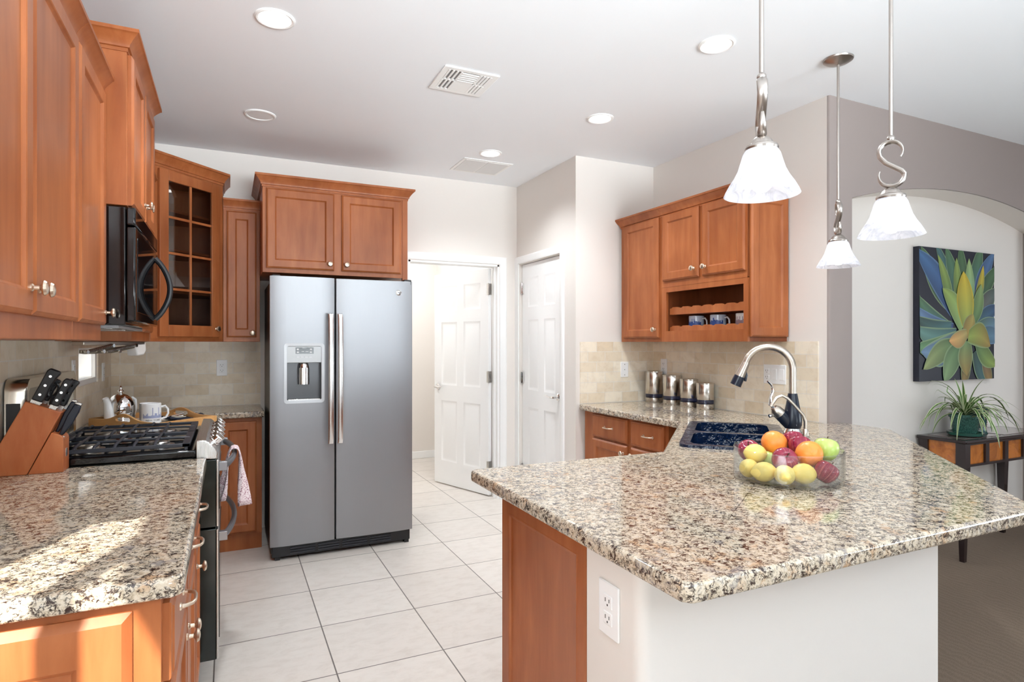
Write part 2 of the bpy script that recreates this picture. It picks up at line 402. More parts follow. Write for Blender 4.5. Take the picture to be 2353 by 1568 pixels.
# baseboards
def base(name, x0, y0, x1, y1): struct(G().box(x0, y0, 0, x1, y1, .085), name, MTRIM, bevel=.004)
base('baseboard_hall', .7, 6.885, 2.235, 6.9); base('baseboard_hall.001', 2.235, 4.95, 2.25, 6.9)
base('baseboard_niche', AX0, 2.445, AX1, 2.46); base('baseboard_right', 5.42, 2.255, 6.6, 2.27); base('baseboard_back', 1.16, 4.787, 1.268, 4.80); base('baseboard_pantry', 2.297, 3.80, 2.31, 3.955)

def casing(name, M, w, h):     # door casing in local x(0..w) z, face at y=0 towards -y
    g = G(); g.M = M; pr = [(0, 0), (0, -.012), (.012, -.018), (.05, -.014), (.062, -.008), (.062, 0)]
    pth = [(0, 0), (0, h), (w, h), (w, 0)]
    loops = []
    for i, (x, z) in enumerate(pth):
        sx = -1 if i < 2 else 1; top = 1 if 0 < i < 3 else 0
        loops.append([(x + sx * (.067 - a), d, z + top * (.067 - a)) for a, d in pr])
    g.loft(loops); return struct(g, name, MTRIM)
casing('trim_1', Matrix.Translation((1.33, 4.80, 0)), .81, 2.045)
casing('trim_2', Matrix.Translation((2.31, 4.745, 0)) @ Matrix.Rotation(R(-90), 4, 'Z'), .715, 2.05)
g = G(); g.box(1.33, 4.80, 0, 1.345, 4.92, 2.045); g.box(2.125, 4.80, 0, 2.14, 4.92, 2.045); g.box(1.33, 4.80, 2.03, 2.14, 4.92, 2.045); g.box(2.113, 4.845, 0, 2.125, 4.88, 2.03); struct(g, 'trim_3', MTRIM, smooth=False)

def panel_door(name, w, h, t, label=None):
    r = bpy.data.objects.new(name, None); COL.objects.link(r); r['kind'] = 'structure'
    g = G(); st, mid = .11, .1; pw = (w - 2 * st - mid) / 2
    xs = [0, st, st + pw, st + pw + mid, w - st, w]; zs = [0, .22, .80, .95, 1.55, 1.66, h - .12, h]
    for side in (0, 1):
        def Y(d): return d if side == 0 else t - d
        for i in range(5):
            for j in range(7):
                x0, x1, z0, z1 = xs[i], xs[i + 1], zs[j], zs[j + 1]
                if i in (1, 3) and j in (1, 3, 5):
                    loops = [[(x0 + a, Y(d), z0 + a), (x1 - a, Y(d), z0 + a), (x1 - a, Y(d), z1 - a), (x0 + a, Y(d), z1 - a)] for a, d in ((0, 0), (.012, .005), (.026, .005), (.05, .001))]
                    g.loft(loops, False, True)
                else: g.add([(x0, Y(0), z0), (x1, Y(0), z0), (x1, Y(0), z1), (x0, Y(0), z1)], [(0, 1, 2, 3)])
    for q in ([(0, 0, 0), (0, t, 0), (0, t, h), (0, 0, h)], [(w, 0, 0), (w, t, 0), (w, t, h), (w, 0, h)], [(0, 0, h), (w, 0, h), (w, t, h), (0, t, h)], [(0, 0, 0), (w, 0, 0), (w, t, 0), (0, t, 0)]): g.add(q, [(0, 1, 2, 3)])
    g.obj('slab', MDOOR, r)
    return r
def lever(parent, x, z, t, dirx, sides=(0, 1)):
    for sd in sides:
        g = G(); sg = -1 if sd == 0 else 1; y0 = 0 if sd == 0 else t
        g.lathe([(.031, 0), (.031, sg * .006), (.024, sg * .012), (.011, sg * .014), (.011, sg * .05)], 20, (x, y0, z), 'y')
        g.tube([(x, y0 + sg * .045, z), (x + dirx * .03, y0 + sg * .05, z), (x + dirx * .07, y0 + sg * .046, z - .004), (x + dirx * .115, y0 + sg * .045, z + .008)], [.010, .010, .008, .006], 10)
        g.obj('handle', MCHROME, parent)
def hinges(parent, x, y, hs):
    for z in hs:
        g = G(); g.box(x - .028, y - .003, z - .045, x + .028, y + .003, z + .045); g.lathe([(.007, z - .047), (.007, z + .047)], 10, (x, y - .006, 0)); g.obj('hinge', MCHROME, parent)
d1 = panel_door('door_1', .79, 2.015, .035); d1.location = (2.120, 4.925, .012); d1.rotation_euler = (0, 0, R(109)); lever(d1, .73, .93, .035, -1)
for z in (.25, 1.05, 1.83):
    g = G(); g.box(-.004, .0, z - .05, .0, .034, z + .05); g.box(-.010, .034, z - .05, .022, .038, z + .05); g.lathe([(.007, z - .052), (.007, z + .052)], 10, (-.004, .040, 0)); g.obj('hinge', MSS, d1)
d2 = panel_door('door_2', .695, 2.033, .035); d2.location = (2.335, 4.735, .012); d2.rotation_euler = (0, 0, R(-90)); lever(d2, .635, .925, .035, -1, (0,))
hinges(d2, 0.004, -.004, (.25, 1.05, 1.83))

# windows in the left wall
def window(name, y0, y1, z0, z1, mun=0, px=-.80, pane=None):
    r = bpy.data.objects.new(name, None); COL.objects.link(r); r['kind'] = 'structure'; r.location = (px, y0, z0)
    w, h = y1 - y0, z1 - z0; f = .03; g = G()
    g.box(-.02, 0, 0, .02, w, f); g.box(-.02, 0, h - f, .02, w, h); g.box(-.02, 0, f, .02, f, h - f); g.box(-.02, w - f, f, .02, w, h - f)
    if mun: g.box(.04, mun[0] - y0, 0, .08, mun[1] - y0, h)
    g.obj('frame', MTRIM, r, smooth=False)
    G().box(-.002, f, f, .002, w - f, h - f).obj('pane', pane or MGLASS, r, smooth=False)
nf = NT('frosted_glass'); nf.n.remove(nf.b); tl = nf.new('BsdfTranslucent'); tl.inputs[0].default_value = (.96, .96, .95, 1); nf.link(tl.outputs[0], nf.n['Material Output'].inputs[0])
window('window_1', 3.83, 4.355, 1.13, 1.335, 0, -.742, nf.m); window('window_3', -2.75, -.75, .8, 2.36); window('window_2', -.65, .70, .95, 2.36, (.086, .166))

# tiled backsplashes
def splash(g, mat, label): return tag(g.obj('backsplash', mat, smooth=False), label, 'backsplash')
g = wall(G(), 'y', 1.3, 4.79, -.7195, -.712, [(3.83, 4.355, 1.13, 1.335)], CT - .01, 1.372); splash(g, MBY, 'beige tumbled stone backsplash with small bright window beside the range')
g = G(); g.box(-.712, 4.792, CT - .01, .215, 4.80, 1.372); splash(g, MBX, 'tan tumbled stone backsplash between corner cabinets and refrigerator')
g = G(); g.box(2.345, 3.792, CT, 3.012, 3.80, 1.372); splash(g, MBX, 'cream tumbled stone backsplash on short wall left of canisters')
g = G(); g.box(3.012, 2.335, CT, 3.0195, 3.80, 1.372); splash(g, MBY, 'cream tumbled stone backsplash behind canisters and black faucet')

# ------------------------------------------------------------------ cabinets
DOOR = [(0, 0), (0, -.012), (.003, -.015), (.006, -.0165), (.010, -.020), (.052, -.020), (.055, -.018), (.058, -.0135), (.062, -.0105), (.07, -.0105)]
DRAW = [(0, 0), (0, -.012), (.003, -.015), (.009, -.0165), (.014, -.020), (.03, -.020)]
def door(parent, x0, x1, z0, z1, knob=None, y=0, name='door', prof=DOOR, pull=False):
    g = G(); sc = min(1, (x1 - x0) / .17, (z1 - z0) / .14)
    g.rect_rings(x0, x1, z0, z1, [(i * (sc if i > .02 else 1), d + y) for i, d in prof]); d = g.obj(name, MW, parent, smooth=True, angle=20)
    if knob:
        kx, kz = knob
        if pull: pull_geo(kx, kz, y - .020).obj('pull', MKNOB, d)
        else: knob_geo(kx, kz, y - .020).obj('knob', MKNOB, d)
    return d
def knob_geo(x, z, y):
    g = G(); g.lathe([(.009, 0), (.009, -.003), (.0055, -.006), (.005, -.016), (.008, -.019), (.0165, -.022), (.0175, -.025), (.014, -.030), (.007, -.032), (.001, -.0325)], 20, (x, y, z), 'y'); return g
def pull_geo(x, z, y):
    g = G(); pts = [(x - .045, y, z), (x - .043, y - .012, z), (x - .034, y - .024, z), (x - .018, y - .029, z), (x, y - .030, z), (x + .018, y - .029, z), (x + .034, y - .024, z), (x + .043, y - .012, z), (x + .045, y, z)]
    g.tube(pts, [.006, .0045, .0045, .004, .0038, .004, .0045, .0045, .006], 10)
    for s in (-1, 1): g.lathe([(.009, 0), (.008, -.003), (.004, -.005)], 14, (x + s * .045, y, z), 'y')
    return g
CROWN = [(-.01, -.02), (.004, -.02), (.004, -.008), (.010, -.006), (.012, .004), (.022, .018), (.034, .032), (.038, .036), (.042, .038), (.042, .050), (-.01, .050)]
def crown(parent, path, z, k=1.0):
    g = G(); g.sweep(path, [(o * k, z + h * k) for o, h in CROWN]); return g.obj('crown_moulding', MW, parent, angle=25)
def wall_cab(label, loc, rz, w, d, h, doors, cpath=None, group=None, k=1.0):
    t = thing('wall_cabinet', label, 'cabinet', loc, rz, group)
    G().box(0, 0, 0, w, d, h).obj('body', MW, t, bevel=.0015, smooth=False)
    for a in doors: door(t, *a)
    if cpath: crown(t, cpath, h, k)
    return t
BOT = 1.372
# left wall (facing +x): local x = +Y, local depth goes to -x. face x position fx
def LX(fx, y, z): return (fx, y, z)
A = R(90)
wall_cab('tall cherry stained wall cabinet with two doors at left edge of picture', LX(-.42, 1.25, BOT), A, .925, .298, .914,
         [(.012, .455, .055, .90, (.43, .115)), (.465, .915, .055, .90, (.49, .115))], [(0, .298), (0, 0), (.925, 0)])
wall_cab('narrow single door wall cabinet just left of the microwave', LX(-.42, 2.177, BOT), A, .441, .298, .914,
         [(.012, .43, .055, .90, (.40, .10))], [(0, 0), (.441, 0), (.441, .298)])
wall_cab('raised two door cabinet mounted above the black microwave', LX(-.34, 2.62, 1.872), A, .757, .378, .588,
         [(.02, .372, .004, .565, (.348, .075)), (.385, .737, .004, .565, (.41, .075))], [(0, .378), (0, 0), (.757, 0), (.757, .378)], k=1.05)
wall_cab('wall cabinet half hidden between microwave and glass corner cabinet', LX(-.42, 3.38, BOT), A, .73, .298, .914,
         [(.012, .36, .05, .90, (.335, .10)), (.37, .72, .05, .90, (.395, .10))], [(0, 0), (.73, 0)])
# diagonal glass corner cabinet
def corner_cab():
    t = thing('corner_cabinet', 'diagonal corner wall cabinet with glass paned door', 'cabinet', (-.415, 4.114, BOT), R(45))
    L = math.hypot(.381, .381); h = 1.072; dz = .02
    # plan in local coords: front along x 0..L at y=0; sides go back at 45 degrees
    sd = .295; c = sd * math.sqrt(.5); pl = [(0, 0), (L, 0), (L + c, c), (L / 2 + .0, L / 2 + 2 * c - .0), (-c, c)]
    bot = [(x, y) for x, y in pl]
    g = G(); g.prism(bot, 0, .02); g.prism(bot, h - .02, h)
    def strip(a, b, th=.014):
        ax, ay = a; bx, by = b; dx, dy = bx - ax, by - ay; l = math.hypot(dx, dy); nx, ny = -dy / l * th, dx / l * th
        g.prism([(ax, ay), (bx, by), (bx + nx, by + ny), (ax + nx, ay + ny)], .02, h - .02)
    for a, b in ((pl[1], pl[2]), (pl[2], pl[3]), (pl[3], pl[4]), (pl[4], pl[0])): strip(a, b)
    g.obj('body', MW, t, smooth=False)
    g = G(); g.box(0, -.0, .02, .055, .018, h - .02); g.box(L - .055, 0, .02, L, .018, h - .02); g.box(.055, 0, .02, L - .055, .018, .06); g.box(.055, 0, h - .06, L - .055, .018, h - .02); g.obj('face_frame', MW, t, smooth=False)
    for z in (.30, .56, .80):
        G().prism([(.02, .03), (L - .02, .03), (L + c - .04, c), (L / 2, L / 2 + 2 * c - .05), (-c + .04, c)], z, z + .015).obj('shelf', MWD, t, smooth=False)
    x0, x1, z0, z1 = .045, L - .045, .03, h - .035
    fw = .062; D = bpy.data.objects.new('door', None); D = G()
    def bar(a, b, c2, d): D.box(a, -.021, c2, b, -.001, d)
    bar(x0, x0 + fw, z0, z1); bar(x1 - fw, x1, z0, z1); bar(x0 + fw, x1 - fw, z0, z0 + fw + .01); bar(x0 + fw, x1 - fw, z1 - fw, z1)
    dm = D.obj('door', MW, t, bevel=.003)
    g = G(); ix0, ix1, iz0, iz1 = x0 + fw, x1 - fw, z0 + fw + .01, z1 - fw
    g.box((ix0 + ix1) / 2 - .0075, -.017, iz0, (ix0 + ix1) / 2 + .0075, -.006, iz1)
    for k in (1, 2, 3): zz = iz0 + (iz1 - iz0) * k / 4; g.box(ix0, -.0165, zz - .0075, ix1, -.0065, zz + .0075)
    g.obj('muntin', MW, dm, bevel=.002)
    G().box(ix0 - .004, -.011, iz0 - .004, ix1 + .004, -.008, iz1 + .004).obj('pane', MPANE, dm, smooth=False)
    knob_geo(x1 - .03, z0 + .055, -.021).obj('knob', MKNOB, dm)
    crown(t, [(-c, c), (0, 0), (L, 0), (L + c, c)], h, 1.1)
corner_cab()
wall_cab('narrow tall wall cabinet left of the refrigerator', (-.032, 4.495, BOT), 0, .229, .297, .914, [(.022, .207, .03, .885, (.182, .06))], [(0, 0), (.229, 0)])
t = wall_cab('two door cabinet above the grey refrigerator', (.199, 4.195, 1.822), 0, .955, .597, .575,
         [(.022, .448, .028, .545, (.418, .07)), (.497, .905, .028, .545, (.527, .07))], [(0, .597), (0, 0), (.955, 0), (.955, .597)], k=1.1)
G().box(.918, -.004, -.03, .955, .02, .575).obj('filler_strip', MW, t, smooth=False)
# right wall: single door unit, centre unit with open cubby, panelled end
Z = R(-90)
wall_cab('tall single door wall cabinet nearest the short tiled wall', (2.70, 3.775, BOT), Z, .468, .318, .875, [(.045, .450, .028, .862, (.42, .085))], [(0, .318), (0, 0), (.468, 0)])
t = thing('wall_cabinet', 'two door wall cabinet with open scalloped cubby holding mugs', 'cabinet', (2.70, 3.306, BOT), Z)
w, dp, h = .756, .318, .875
g = G(); g.box(0, 0, .37, w, dp, h); g.box(0, .018, 0, .035, dp, .37); g.box(w - .02, .018, 0, w, dp, .37); g.box(.035, .018, 0, w - .02, dp, .068); g.box(.035, dp - .02, .068, w - .02, dp, .37)
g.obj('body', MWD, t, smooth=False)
g = G(); g.box(0, 0, 0, .047, .018, .375); g.box(w - .030, 0, 0, w, .018, .375); g.box(.047, 0, 0, w - .030, .018, .072); g.box(.047, 0, .336, w - .030, .018, .376); g.box(0, -.0015, .37, w, .001, h); g.obj('face_frame', MW, t, smooth=False)
for zz, zb in ((.183, .234), (.072, .108)):
    n = 7; xa, xb = .047, w - .02; pw = (xb - xa) / n; pts = [(xa, zb - .05), (xb, zb - .05)]
    for k in range(n):
        xe = xb - k * pw; cx = xe - pw / 2
        pts += [(xe, zb - .006), (xe - .010, zb)]; pts = pts
        pts += [(cx + .034, zb), (cx + .022, zb - .006), (cx + .012, zb - .012), (cx, zb - .014), (cx - .012, zb - .012), (cx - .022, zb - .006), (cx - .034, zb)] if False else []
    pts = [(xa, zz), (xb, zz), (xb, zb - .004)]
    for k in range(n):
        xe = xb - k * pw
        pts += [(xe - .022, zb), (xe - pw + .030, zb), (xe - pw + .020, zb - .006), (xe - pw + .006, zb - .009)]
    pts += [(xa, zb - .009)]
    g = G(); g.prism_y(pts, .03, .048)
    if zz > .1: g.box(xa, .048, zz, xb, dp - .02, zz + .012)
    g.obj('bottle_rail', MW, t, smooth=False)
door(t, .022, .373, .412, .862, (.335, .468)); door(t, .403, .748, .412, .862, (.436, .468)); 
E_ = door(t, .0, .0001, 0, .0001) if False else None
gp = G(); gp.M = Matrix.Translation((w + .004, .012, 0)) @ Matrix.Rotation(R(90), 4, 'Z'); gp.rect_rings(.0, .30, .028, .862, [(i, d) for i, d in DOOR]); gp.obj('end_panel', MW, t, angle=20)
crown(t, [(0, 0), (w, 0), (w, dp)], h)

# ------------------------------------------------------------------ base cabinets
def base_cab(label, loc, rz, w, d, fronts, h=.872, kick=.07, group=None, kickz=.105):
    t = thing('base_cabinet', label, 'cabinet', loc, rz, group)
    G().box(0, 0, kickz, w, d, h).obj('body', MW, t, smooth=False)
    G().box(0, kick, 0, w, d, kickz).obj('toe_kick', MW, t, smooth=False)
    for kind, a in fronts:
        if kind == 'd': door(t, *a)
        else: door(t, *a, name='drawer', prof=DRAW, pull=True)
    return t
t = base_cab('two drawer base cabinet with sunlit end panel at lower left', (-.118, 1.345, 0), A, .915, .592,
     [('w', (.03, .45, .69, .845, (.24, .77))), ('w', (.465, .885, .69, .845, (.675, .77))), ('d', (.03, .45, .12, .675, (.425, .60))), ('d', (.465, .885, .12, .675, (.49, .60)))])
gp = G(); gp.M = Matrix.Rotation(R(-90), 4, 'Z') @ Matrix.Translation((-.592, 0, 0)); gp.rect_rings(.03, .545, .12, .852, [(0, 0), (0, -.004), (.008, -.010), (.016, -.016), (.024, -.018), (.085, -.018), (.088, -.016), (.094, -.010), (.1, -.008)]); gp.obj('end_panel', MW, t, angle=20)
base_cab('single drawer base cabinet between lower left cabinet and range', (-.118, 2.262, 0), A, .372, .592, [('w', (.02, .35, .69, .845, (.185, .77))), ('d', (.02, .35, .12, .675, (.05, .60)))])
base_cab('corner base cabinet beyond the range with one door', (-.118, 3.412, 0), A, .90, .592, [('w', (.02, .43, .69, .845, (.225, .77))), ('d', (.02, .43, .12, .675, (.06, .60)))])
base_cab('narrow base cabinet with full height door beside refrigerator', (-.116, 4.33, 0), 0, .318, .46, [('d', (.062, .285, .12, .848, None))], kick=.015)
base_cab('two drawer base cabinet under counter below the canisters', (2.375, 3.775, 0), Z, .93, .64,
     [('w', (.12, .535, .70, .858, (.33, .78))), ('w', (.575, .90, .70, .858, (.76, .78))), ('d', (.12, .535, .12, .685, (.50, .635))), ('d', (.575, .90, .12, .685, (.605, .635)))])
# sink base at the diagonal and peninsula cabinet with panelled end
t = thing('base_cabinet', 'corner sink base cabinet under the black sink', 'cabinet', (2.31, 2.78, 0), 0)
G().prism([(0.02, -.03), (-.62, -.67), (-.13, -1.15), (.56, -.46), (.62, -.03)], .105, .70).obj('body', MW, t, smooth=False)
G().prism([(0.07, -.08), (-.55, -.70), (-.13, -1.1), (.54, -.46), (.60, -.08)], 0, .105).obj('toe_kick', MW, t, smooth=False)
t = thing('base_cabinet', 'peninsula base cabinet with tall recessed wood end panel', 'cabinet', (.812, 1.265, 0), 0)
G().box(0, 0, .105, .78, .505, .872).obj('body', MW, t, smooth=False); G().box(0, 0, 0, .78, .44, .105).obj('toe_kick', MW, t, smooth=False)
gp = G(); gp.M = Matrix.Translation((0, .505, 0)) @ Matrix.Rotation(R(-90), 4, 'Z')
gp.rect_rings(.0, .505, .0, .872, [(0, 0), (0, -.012), (.045, -.012), (.047, -.013), (.052, -.012), (.056, -.006), (.062, -.004)]); gp.obj('end_panel', MW, t, angle=20)
for x0 in (.02, .40): door(t, x0, x0 + .36, .12, .845, None, 0) if False else None

# ------------------------------------------------------------------ countertops
def ctr(poly, label, holes=[]):
    g = G(); g.prism_holes(poly, holes, CT - .04, CT); return tag(g.obj('granite_countertop', MG, bevel=.009, seg=4, angle=50), label, 'countertop')
ctr([(-.712, 1.313), (-.095, 1.313), (-.077, 1.331), (-.077, 2.638), (-.712, 2.638)], 'speckled granite countertop with sun patch left of the range')
ctr([(-.712, 3.412), (-.077, 3.412), (-.077, 4.286), (.216, 4.286), (.216, 4.792), (-.712, 4.792)], 'granite corner countertop under the wooden tray, beside refrigerator')
SC = (2.2125, 2.1725); sm = Matrix.Translation((*SC, 0)) @ Matrix.Rotation(R(225), 4, 'Z')
hole = [(sm @ Vector((x, y, 0)))[:2] for x, y in rrect(-.40, -.205, .40, .205, .05)]
ctr([(.79, 1.995), (.772, 1.978), (.765, .885), (.783, .866), (1.975, .866), (2.0, .876), (3.115, 1.99), (3.125, 2.015), (3.125, 2.268), (3.012, 2.285), (3.012, 3.79), (2.345, 3.79), (2.325, 3.775), (2.325, 2.69), (1.625, 1.985)],
    'large angled granite peninsula countertop holding fruit bowl and black sink', [hole])

# ------------------------------------------------------------------ refrigerator
def fridge():
    t = thing('refrigerator', 'grey side by side refrigerator with ice and water dispenser', 'refrigerator', (.233, 4.0, 0))
    Wd = .905
    G().box(.008, .075, .03, Wd - .008, .77, 1.755).obj('body', plain('fridge_side', sr(46, 44, 44), .4), t, bevel=.004)
    def pnl(x0, x1, name, hole=None):
        def F(x):  # slightly bowed fronts
            return .012 * ((x - (x0 + x1) / 2) / ((x1 - x0) / 2)) ** 4
        g = G(); n = 16
        if not hole:
            xs = [x0 + (x1 - x0) * k / n for k in range(n + 1)]
            pl = [(x, F(x)) for x in xs] + [(x1, .068), (x0, .068)]; g.prism(pl, .092, 1.782)
        else:
            hx0, hx1, hz0, hz1 = hole
            for a, b, c2, d in ((x0, hx0, .092, 1.782), (hx1, x1, .092, 1.782), (hx0, hx1, .092, hz0), (hx0, hx1, hz1, 1.782)):
                xs = [a + (b - a) * k / 6 for k in range(7)]; g.prism([(x, F(x)) for x in xs] + [(b, .068), (a, .068)], c2, d)
        return g.obj(name, MSLATE, t, bevel=.003 if not hole else 0, angle=25)
    hx = (.092, .312, .995, 1.35)
    fd = pnl(.0, .388, 'freezer_door', hx); rd = pnl(.398, Wd, 'fridge_door')
    # dispenser
    x0, x1, z0, z1 = hx
    g = G(); o = [(x, z) for x, z in rrect(x0 - .012, z0 - .012, x1 + .012, z1 + .012, .02)]; i = [(x, z) for x, z in rrect(x0 + .006, z0 + .006, x1 - .006, z1 - .006, .012)]
    g.loft([[(x, .002, z) for x, z in o], [(x, -.004, z) for x, z in o], [(x, -.002, z) for x, z in i], [(x, .03, z) for x, z in i]], False, False); g.obj('dispenser_frame', plain('dispenser_trim', sr(190, 191, 193), .45, .6), fd)
    G().box(x0, .0605, z0, x1, .064, z1).box(x0, .03, z0, x0 + .004, .062, 1.24).box(x1 - .004, .03, z0, x1, .062, 1.24).obj('dispenser_recess', plain('dispenser_grey', sr(84, 84, 86), .3, .4), fd, smooth=False)
    pn = G().box(x0 + .004, .004, 1.238, x1 - .004, .05, z1 - .006).obj('control_panel', plain('panel_grey', sr(168, 168, 168), .35, .3), fd, bevel=.003)
    G().box(.150, .0025, 1.295, .258, .004, 1.335).obj('display', MBLK, pn, bevel=.0005)
    g = G()
    for bx in (.163, .242):
        for bz in (1.305, 1.323): g.box(bx - .006, .0018, bz - .005, bx + .006, .0026, bz + .005)
    for k, bx in enumerate((.165, .19, .215, .24)): g.box(bx - .008, .0032, 1.272, bx + .008, .0042, 1.2755)
    g.box(.185, .0018, 1.308, .2, .0026, 1.311); g.box(.208, .0018, 1.308, .226, .0026, 1.311); g.box(.19, .0018, 1.330, .215, .0026, 1.332)
    g.obj('button', plain('button_grey', sr(214, 214, 214), .4), pn, smooth=False)
    g = G(); g.lathe([(.022, 1.238), (.030, 1.225), (.034, 1.205)], 20, (.202, .035, 0)); pts = [(.17, .02), (.234, .02), (.228, .05), (.176, .05)]
    g.loft([[(.202 + .034 * math.cos(2 * PI * k / 24), .035 + .022 * math.sin(2 * PI * k / 24), z) for k in range(24)] for z in (1.205, 1.10)]); g.obj('chute', MCHROME, fd)
    G().box(x0 + .012, .008, z0 + .004, x1 - .012, .055, z0 + .014).obj('drip_tray', MSS, fd, bevel=.002)
    for x, par in ((.357, fd), (.416, rd)):
        g = G(); zs = [.715, .722, .75, .95, 1.13, 1.33, 1.52, 1.548, 1.555]; ys = [-.004, -.035, -.045, -.052, -.054, -.052, -.045, -.035, -.004]
        lo = [[(x - .016, y - .012, z), (x - .010, y - .018, z), (x + .010, y - .018, z), (x + .016, y - .012, z), (x + .013, y, z), (x - .013, y, z)] for y, z in zip(ys, zs)]
        g.loft(lo); g.obj('handle', plain('polished_handle', sr(232, 232, 232), .26, 1) if x < .4 else bpy.data.materials['polished_handle'], par, angle=50)
    g = G(); g.box(.012, .028, .018, Wd - .012, .075, .088); g.obj('toe_grille', MBLKS, t, bevel=.006)
    g = G()
    for k in range(3):
        for a, b in ((.12, .27), (.29, .42), (.44, .60), (.62, .76)): g.box(a, .020, .034 + k * .016, b, .030, .042 + k * .016)
    g.obj('grille_slot', MIRON, t, smooth=False)
    for x in (.03, Wd - .05): G().box(x, .03, 0, x + .03, .12, .03).obj('foot', MBLKS, t, smooth=False)
    G().box(Wd - .06, .01, 1.755, Wd - .005, .10, 1.795).box(.01, .01, 1.755, .06, .10, 1.792).obj('hinge_cover', MBLKS, t, bevel=.006)
    # round monogram badge
    g = G(); g.lathe([(.019, -.002), (.019, -.005), (.016, -.0065), (.001, -.006)], 28, (.806, .002, 1.703), 'y'); bd = g.obj('badge', MCHROME, rd)
    g = G(); g.tube([(.806 + .0145 * math.cos(a / 24 * 2 * PI), -.0045, 1.703 + .0145 * math.sin(a / 24 * 2 * PI)) for a in range(24)], .0011, 6, True)
    vs, fs = text_geo('GE', .013); g.add([(.806 + v.x, -.0048 - v.z * .5, 1.6985 + v.y) for v in vs], fs)
    g.obj('monogram', plain('badge_dark', sr(96, 96, 98), .4, .5), bd)
fridge()

